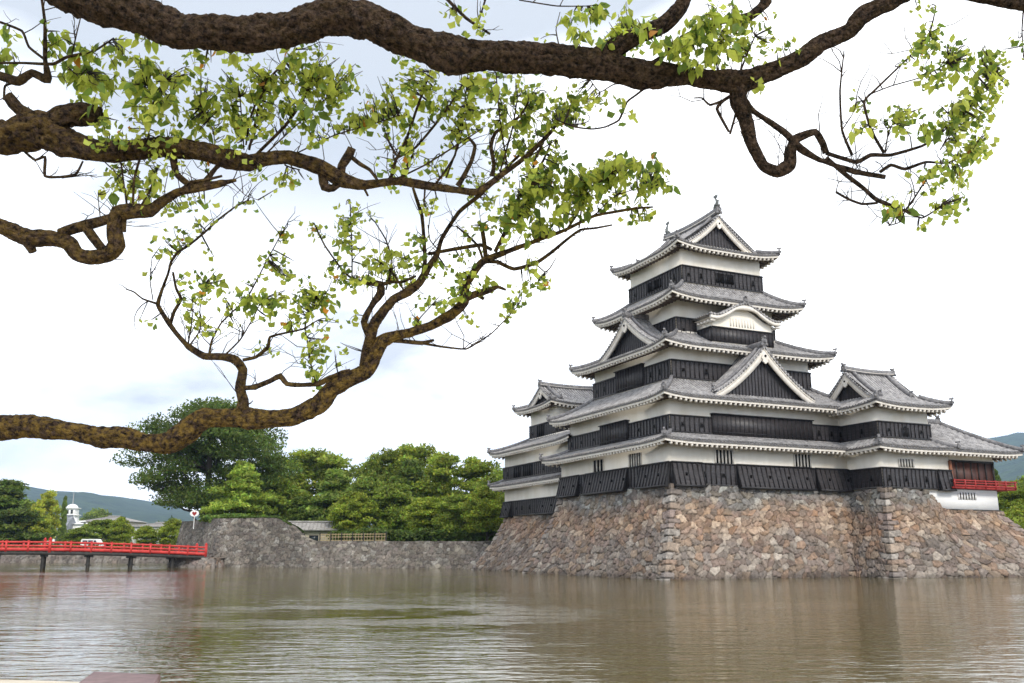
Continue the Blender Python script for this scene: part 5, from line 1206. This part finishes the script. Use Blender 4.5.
B_=limbs('limb',5.3,[(-160,60,60),(-80,112,46),(0,137,33),(23,133,36),(44,130,34),(67,143,30),(97,151,22),(132,150,19),(167,147,20),(199,151,19),(234,160,19),(249,163,17),(262,160,14),(288,157,14),(317,166,14),(341,179,13),(364,185,10),(399,181,8.5),(434,187,8),(458,190,8),(478,192,7),(499,177,6),(528,155,5),(551,132,4),(560,118,2.5)],
 [[(50,124,22),(66,116,25),(86,114,26),(99,117,20)],[(38,126,18),(29,117,15),(18,108,12),(8,96,9)],
  [(-60,60,12),(0,76,9),(18,81,9),(32,73,8),(48,80,9),(45,59,5),(45,23,4),(41,-6,3)],[(0,22,3),(22,31,3),(29,47,3),(44,59,3)],[(0,63,3),(23,63,3),(53,64,4),(67,57,4),(94,51,3),(114,38,2)],[(72,54,2),(77,32,1.7),(82,12,1.3)],[(67,66,2),(76,74,1.5),(88,72,1)],[(16,82,4),(5,86,3),(4,100,3)],[(45,10,1.5),(60,6,1.2),(75,2,1)],
  [(25,152,3),(35,160,3),(45,157,3.5),(45,176,3.5),(60,177,3),(76,174,3),(83,161,2)],[(62,178,2),(80,176,1.5),(97,175,1)],
  [(173,155,7),(176,173,6.5),(188,184,7),(203,184,7),(216,168,5),(226,160,5)],
  [(341,177,8),(342,166,8),(349,155,9),(352,148,8)],[(350,156,5),(360,164,5),(370,170,4),(378,181,3)],[(322,172,8),(325,187,9),(333,188,7),(341,182,6)],
  [(402,180,4),(406,168,4),(413,155,3)],[(390,181,4),(396,160,3.5),(407,138,3),(417,108,3),(431,70,2)],[(396,155,3),(388,140,2.5),(386,134,1.5)],
  [(434,186,3),(446,170,3),(455,155,3),(460,129,2),(462,105,1.2)],[(393,160,3),(415,148,3),(434,126,3),(450,105,2.5),(462,85,2)],[(390,182,2.5),(425,165,2),(460,143,2),(480,130,1.2)],
  [(244,168,4.5),(259,152,4),(285,126,4),(302,102,3),(312,80,2)],[(249,150,3),(256,120,3),(264,85,3),(285,62,2.5),(297,48,2)],[(297,153,2),(335,135,2),(376,123,2),(400,115,1)],[(262,158,2.5),(275,145,2),(300,122,1.5),(330,95,1.2)],
  [(240,97,2),(242,123,2),(244,150,2)],[(255,105,2.5),(249,123,2.5),(246,145,2)],[(149,145,2),(149,126,2),(155,97,2),(146,84,1.5)],[(155,100,1.5),(165,80,1.2)],[(215,150,2),(213,130,1.5),(200,108,1.2)],
  [(458,186,6),(466,172,5),(472,160,5),(475,146,4),(469,138,3)],[(492,176,6),(494,165,5),(491,146,5),(496,132,4),(519,117,3),(530,100,1.5)],[(507,165,2.5),(500,120,2),(496,73,1.5)],[(500,172,2),(512,130,2),(518,95,1.3)],[(446,178,2),(460,140,2),(465,100,1.5),(468,72,1)],
  [(545,138,3),(535,160,2.5),(530,185,2)],[(520,162,2),(540,150,2),(556,140,1.5)],
  [(288,152,2),(285,165,2),(300,170,1.5)],[(364,188,3),(368,196,2.5)],[(425,188,2.5),(424,205,2)]],lich=.5)
Cc_=limbs('limb',5.2,[(-140,150,34),(-60,205,22),(0,226,17),(15,233,16),(30,238,15),(51,238,15),(69,243,15),(77,254,14),(89,257,14),(108,255,14),(117,245,16),(114,228,14),(118,213,14),(133,211,14),(150,211,12),(163,201,10),(178,192,9),(198,188,8),(218,184,7),(236,180,4)],
 [[(60,233,9),(72,229,10),(84,226,11),(102,221,9),(116,216,8)],[(85,226,9),(92,236,9),(99,245,9),(105,252,9)],[(26,240,9),(31,248,8),(33,252,7)],[(124,232,5),(124,222,5),(125,210,6)],
  [(127,206,2.5),(124,185,2),(121,163,2)],[(133,206,3),(134,180,3),(140,158,3)],[(140,208,2),(150,190,2),(158,168,1.5)],[(101,222,1.5),(99,208,1.2),(98,192,1)],[(180,190,4),(192,182,4),(205,180,4),(222,176,3)],[(232,182,1.5),(245,195,1),(258,200,.9)]],lich=.6)
D_=limbs('limb',5.7,[(-150,400,36),(-70,420,27),(0,428,24),(29,426,22),(53,429,21),(73,432,19),(103,437,19),(126,438,21),(146,443,18),(170,442,21),(188,431,20),(205,418,20),(234,418,19),(264,419,18),(293,417,17),(318,405,16),(333,388,16),(350,379,17),(365,372,15),(374,355,14),(382,342,13),(395,336,10),(408,333,9.5),(430,326,9.5),(451,315,9.5),(464,302,8.5),(466,285,7.5),(481,263,7.5),(495,256,6.5),(525,245,5),(565,230,4),(594,216,3.5),(631,209,2.8),(653,207,2)],
 [[(364,370,10),(366,352,9),(371,336,10),(375,322,10),(393,300,9),(408,292,9),(419,283,8),(428,268,7),(437,255,6),(442,238,5.5),(459,212,4.5),(481,194,4.5),(506,168,4),(525,150,3)],
  [(422,280,6),(425,262,5),(424,241,5),(422,216,4),(417,200,4),(413,188,3)],[(428,254,4),(455,249,4.5),(481,245,4.5),(492,250,4)],[(486,260,6),(484,240,5),(481,223,4)],[(495,252,5),(507,228,5),(514,205,4),(532,179,4),(543,161,3),(552,140,2)],
  [(482,262,4),(497,262,4.5),(514,269,4.5),(536,263,4.5),(552,252,4),(565,241,3.5),(580,230,3),(596,228,2.5),(612,225,2)],[(536,264,2),(545,272,1.8),(550,268,1.5),(556,258,1)],[(565,232,3),(576,216,3),(587,194,2.5),(602,180,2),(616,170,1.5)],[(579,228,2),(582,205,2),(585,186,1.5)],[(594,216,2),(612,198,1.6),(632,190,1.3),(650,188,1)],
  [(466,298,8),(476,294,7),(490,290,6),(498,287,4),(506,290,2.5)],[(476,294,5),(484,299,4)],[(484,263,3),(478,246,3),(466,234,3),(456,226,2)],
  [(380,340,5),(400,341,5),(422,343,5),(434,340,3)],[(420,343,3),(444,347,2.5),(466,349,2),(480,341,1.8),(492,333,1.5),(505,320,1.2),(517,307,1)],
  [(242,412,12),(243,400,10),(240,388,10),(243,370,10),(236,360,9),(224,357,8),(204,356,7),(188,346,6),(176,333,5),(168,322,5),(158,305,4.5),(162,290,3.5),(168,274,3),(171,262,3),(178,252,3),(188,246,2.5),(204,233,2.5),(219,219,2.5),(235,207,2),(249,200,1.8)],
  [(170,325,4.5),(174,312,4),(181,299,4),(176,288,3),(173,272,2.5)],[(158,304,3),(143,299,2),(134,292,1.8),(126,289,1.4)],[(153,300,1.5),(150,280,1.4),(152,258,1)],
  [(209,355,3),(212,340,2.5),(222,322,2),(246,299,2),(257,280,1.7),(265,264,1.5),(278,240,1.2),(288,222,1)],[(190,345,2),(200,330,1.6),(200,308,1.3),(205,285,1)],[(188,345,2),(192,320,1.5),(192,300,1.2)],
  [(244,388,5),(255,387,6),(270,381,5.5),(280,376,6),(287,384,5.5),(300,385,5),(318,384,6),(330,378,6),(342,373,6),(350,372,7)],[(316,383,2.5),(311,365,2),(308,345,2),(305,325,1.5),(318,300,1.2)],
  [(243,360,4),(256,357,4),(268,347,4.5),(270,337,3),(285,333,2.5),(303,329,2),(318,320,1.3)],[(224,356,2.5),(240,340,2),(252,320,1.6),(262,300,1.3)],
  [(368,335,7),(364,322,7),(368,312,6),(374,302,6),(381,293,8),(380,284,7),(368,283,5),(356,281,3.5),(344,272,2.5),(325,246,2),(314,223,1.5)],[(383,284,5),(392,282,4),(402,282,3.5),(416,276,3)],[(352,280,2),(352,250,1.8),(350,200,1.5)],[(386,290,2),(392,262,2),(386,240,1.8),(375,222,1.3)],[(405,292,2.5),(392,272,2),(380,262,1.3)],
  [(414,330,2),(420,318,1.5),(432,305,1.2)],[(412,286,2),(408,270,1.6),(405,258,1)],[(440,252,2),(430,240,1.6),(428,225,1.2)]],lich=.95)
# leaves -----------------------------------------------------------------
LC={'T':0,'L':1}
clusters_A=[(600,32,20,8,12),(640,18,14,8,12),(670,45,14,14,18),(715,45,18,12,18),(745,18,16,12,16),(930,36,10,14,12),(975,75,16,14,16),(955,95,16,12,14),(925,125,12,14,14),(960,148,14,10,12),(950,178,14,10,10),(900,212,16,7,10),(860,125,9,10,6),(590,20,22,14,26),(570,34,10,8,8),(620,12,22,12,30),(700,32,22,24,60),(686,52,18,12,30),(716,14,18,16,36),(748,34,28,20,44),(776,35,12,16,20),(730,54,20,10,16),(762,60,14,10,11),(756,90,5,4,4),(646,44,14,10,10),(545,35,7,6,3),(478,20,10,16,12),(452,14,8,12,9),(458,50,6,4,3),
 (926,18,12,18,14),(920,52,11,18,24),(946,44,14,14,16),(960,62,20,18,44),(990,54,14,18,34),(987,76,10,9,14),(932,76,14,14,22),(905,116,15,16,46),(862,106,9,8,9),(876,120,8,6,6),(952,116,22,18,50),(976,108,20,18,44),(988,100,12,16,22),(972,140,20,14,38),(988,128,10,12,14),(940,166,18,10,22),(960,160,12,9,10),(948,194,17,12,22),(926,190,10,8,10),(956,210,8,7,9),(964,190,6,5,5),(892,200,8,6,9),(916,226,10,4,5),(940,206,9,6,6),(1021,32,4,8,5),(1021,58,4,8,4),(1000,60,6,14,8),(1008,84,6,6,6),
 (572,110,18,10,14),(600,100,14,9,10),(622,108,12,8,8),(170,2,12,4,5)]
clusters_B=[(112,75,26,14,26),(135,92,20,16,24),(185,128,16,12,18),(215,92,16,14,20),(225,118,18,14,22),(270,92,22,16,26),(305,105,22,18,28),(345,70,18,14,20),(360,105,16,14,18),(300,58,26,10,22),(390,100,18,14,18),(430,108,16,14,18),(515,128,18,14,20),(560,108,16,14,18),(485,82,20,12,18),(120,188,20,10,14),(160,178,18,10,14),(100,100,12,12,12),(190,72,16,10,14),(225,54,16,8,10),(8,40,9,20,12),(4,58,6,8,5),(58,40,14,16,18),(84,62,24,18,50),(100,90,20,18,36),(125,42,12,10,9),(146,66,14,26,54),(165,85,22,22,46),(155,110,20,16,40),(118,128,22,16,50),(150,142,12,14,20),(200,76,26,16,42),(205,106,24,24,54),(236,64,18,14,28),(250,86,22,22,46),(245,126,18,18,32),(150,168,8,8,8),(120,172,26,12,28),(145,188,22,16,32),(180,164,14,9,12),(208,165,12,8,9),
 (290,78,32,28,100),(320,64,26,20,48),(330,100,24,22,54),(270,110,24,22,54),(300,125,20,16,28),(355,86,20,18,28),(396,76,20,14,30),(420,80,18,16,30),(376,110,22,18,38),(350,130,14,12,14),(395,132,18,12,22),(410,150,16,14,20),(441,92,12,12,14),(456,102,14,18,28),(450,130,16,14,22),(410,62,12,10,14),(295,176,15,9,14),(279,182,8,7,6),(262,176,10,8,7),
 (476,96,24,20,52),(462,125,14,12,18),(500,112,24,24,56),(530,90,26,16,44),(546,112,24,20,54),(571,96,20,14,32),(500,150,20,14,24),(540,142,22,16,42),(530,170,18,14,28),(555,160,14,12,18),(384,168,12,8,9),(378,150,8,8,6),(475,70,14,8,10),(520,74,16,8,14),(440,75,8,6,5),(232,140,12,10,12),(182,118,12,14,18),(130,62,8,8,6),(170,130,12,10,12)]
clusters_D=[(560,190,20,14,24),(585,180,20,12,22),(610,178,18,12,20),(250,296,14,12,12),(275,296,14,12,14),(215,276,10,8,8),(330,310,10,10,8),(300,316,12,8,8),(375,256,12,8,8),(390,248,10,8,6),(425,262,12,8,8),(470,280,12,8,8),(345,235,10,12,10),(574,176,20,14,36),(600,166,22,16,44),(626,161,22,14,42),(652,160,13,13,22),(665,176,10,12,15),(642,186,16,10,20),(545,206,34,19,130),(512,216,22,20,60),(600,186,28,17,64),(572,196,20,18,46),(641,216,10,12,18),(630,205,10,8,8),(525,262,12,9,10),(540,282,9,8,8),(515,182,20,12,28),(543,176,14,12,20),(470,185,14,12,16),(490,200,14,12,16),(499,216,12,10,14),
 (175,213,9,8,9),(192,214,12,10,15),(162,242,9,14,14),(181,234,9,12,12),(207,204,8,8,9),(244,206,6,5,6),(215,262,8,6,7),(196,284,20,16,28),(211,286,10,9,12),(188,306,10,9,12),(196,324,8,8,10),(211,333,10,8,9),(234,291,14,13,18),(230,322,6,6,6),(251,312,5,5,6),(261,284,6,6,5),(272,254,9,12,13),(287,234,7,13,10),(289,268,14,11,20),(299,287,16,13,25),(284,306,22,18,44),(306,299,18,15,34),(325,303,11,13,18),(331,284,7,8,8),(318,348,12,25,48),(314,375,8,8,12),(337,348,6,7,6),(339,325,5,4,4),(350,318,6,4,4),(263,346,8,6,9),(152,272,3,3,2),(150,322,3,3,3),(134,328,3,2,1),(348,219,11,22,30),(352,249,8,13,12),(318,227,10,9,14),(348,272,13,9,18),(335,262,10,8,10),(382,263,20,9,30),(395,272,10,8,10),
 (367,274,16,10,24),(415,238,11,8,13),(411,256,13,9,16),(400,274,13,8,15),(459,267,14,12,20),(448,289,24,13,34),(477,287,8,8,8),(433,295,12,8,12),(415,315,7,8,6),(466,322,8,6,5),(466,227,8,8,8),(510,301,9,11,12),(528,289,12,7,12),(543,285,8,7,8),(503,315,6,7,5),(433,200,8,14,12),(440,165,14,14,18),(396,175,8,8,7),(362,210,5,8,6),(470,250,8,6,5)]
def leaf_mesh(C,dirs,nrms,L_,cols_):
    """folded pointed leaves"""
    n=len(C); s=np.cross(dirs,nrms); s/=np.linalg.norm(s,axis=1)[:,None]+1e-9; nn=np.cross(s,dirs); L_=L_[:,None]
    base=C; tip=C+dirs*L_-nn*L_*.18; m1=C+dirs*L_*.32; m2=C+dirs*L_*.68-nn*L_*.05; w=.27
    a1=m1+s*L_*w+nn*L_*.09; b1_=m1-s*L_*w+nn*L_*.09; a2=m2+s*L_*w*.72+nn*L_*.04; b2_=m2-s*L_*w*.72+nn*L_*.04
    V=np.stack([base,m1,m2,tip,a1,a2,b1_,b2_],1).reshape(-1,3)
    i=np.arange(n)[:,None]*8
    F4=np.concatenate([i+np.array([1,4,5,2]),i+np.array([1,2,7,6])]); F3=np.concatenate([i+np.array([0,4,1]),i+np.array([0,1,6]),i+np.array([2,5,3]),i+np.array([2,3,7])])
    return V,F4,F3,np.repeat(cols_,8,0)
def dress(parent,clusters,D,seed,samp,dens=1.75):
    r=np.random.default_rng(seed); lf=MB(); tw=lf; S=np.array([(a,b_) for a,b_,_,_ in samp]); C=[];DD=[];NN=[];LL=[];CC=[]
    for (u,v,ru,rv,n) in clusters:
        n=max(1,int(n*dens)); dj=D+r.uniform(-.25,.25); ring=max(1,int(n/5))
        for k in range(ring):
            a=r.random()*6.283; q=r.random()**.6; tu,tv=u+math.cos(a)*ru*q,v+math.sin(a)*rv*q
            i=int(np.argmin((S[:,0]-tu)**2+((S[:,1]-tv)*.9)**2+r.random(len(S))*80)); p0=samp[i][2]; d1=dj+r.uniform(-.22,.22)
            p1=at(tu,tv,d1); ln=np.linalg.norm(p1-p0)
            mid=(p0+p1)/2+r.standard_normal(3)*ln*.10
            path=[p0*(1-t)**2+2*mid*t*(1-t)+p1*t*t for t in np.linspace(0,1,6)]
            if ln<.75: tw.tube(path,[.0042,.0036,.003,.0025,.002,.0014],4,mi=1,col=(.1,.1,.1))
            m=int(math.ceil(n/ring)); 
            hue=r.random()
            for j in range(m):
                t=1-.55*r.random()**1.5*min(1.,.22/max(ln,.05)); tt=min(5,int(t*5)); base=path[tt]+r.standard_normal(3)*np.array((.026,.026,.018))
                d=r.standard_normal(3)*.62+np.array((0,0,-.85)); d/=np.linalg.norm(d); nn=r.standard_normal(3)*.8+np.array((-.25,-.55,.45)); nn-=d*np.dot(nn,d); nn/=np.linalg.norm(nn)
                C.append(base);DD.append(d);NN.append(nn);LL.append(r.uniform(.038,.088))
                x=r.random(); y=.5*hue+.5*x
                c=np.array((.27,.37,.045))*(1-y)+np.array((.58,.61,.10))*y
                if x<.25: c=np.array((.15,.23,.035))
                if x>.992: c=np.array((.55,.24,.03))
                CC.append(c*r.uniform(.8,1.15))
    V,F4,F3,c=leaf_mesh(np.array(C),np.array(DD),np.array(NN),np.array(LL),np.array(CC))
    lf.add(V,F4,c); lf.F.append(F3); lf.M.append(np.zeros(len(F3),int))
    o=lf.build('foliage',[M['fleaf'],M['limb']],parent,cols=True)
    return len(C)
NS=len(SAMP)
nl=dress(A_,clusters_A,5.0,1,SAMP)+dress(B_,clusters_B,5.35,2,SAMP)+dress(D_,clusters_D,5.7,3,SAMP)
print('foreground leaves',nl)
# fine bare twigs all along the thinner limbs
def fine_twigs(parent,samp,n,seed):
    r=np.random.default_rng(seed); tb=MB(); pick=[s for s in samp if s[3]<.04]
    for _ in range(n):
        u,v,p,rad=pick[r.integers(len(pick))]; d=np.array((r.standard_normal()*.6,r.standard_normal()*.6,abs(r.standard_normal())*.7+.1)); d/=np.linalg.norm(d); l=r.uniform(.06,.30); bend=r.standard_normal(3)*.25
        pa=[p]; 
        for k in range(1,5): pa.append(pa[-1]+(d+bend*k*.3+r.standard_normal(3)*.18)*l/4)
        tb.tube(pa,[.0034,.0028,.0022,.0016,.001],4,col=(.1,.1,.1))
        if r.random()<.5:
            q=pa[2]; e=d+r.standard_normal(3)*.8; e/=np.linalg.norm(e); tb.tube([q,q+e*l*.25,q+e*l*.45+r.standard_normal(3)*.01],[.002,.0016,.001],4,col=(.1,.1,.1))
    o=tb.build('bare_twigs',M['limb'],parent,cols=True); o['kind']='stuff'
fine_twigs(D_,[s for s in SAMP if s[1]>190],230,5); fine_twigs(B_,[s for s in SAMP if s[1]<=190 and s[0]<620],200,6); fine_twigs(A_,[s for s in SAMP if s[0]>700],110,7)

# ------------------------------------------------------------------ air
def haze():
    m=bpy.data.materials.new('haze_air'); m.use_nodes=True; N=m.node_tree.nodes; N.remove(N['Principled BSDF']); v=N.new('ShaderNodeVolumePrincipled'); v.inputs['Density'].default_value=1.5e-4; v.inputs['Color'].default_value=(.48,.68,1.,1); v.inputs['Anisotropy'].default_value=.2
    m.node_tree.links.new(v.outputs[0],N['Material Output'].inputs['Volume'])
    b=MB(); b.box(-9000,9000,-9000,9000,-1.5,900); o=b.build('haze',m); tag(o,kind='stuff',label='pale blue summer haze in front of the hills',cat='haze')
if USE_HAZE: haze()
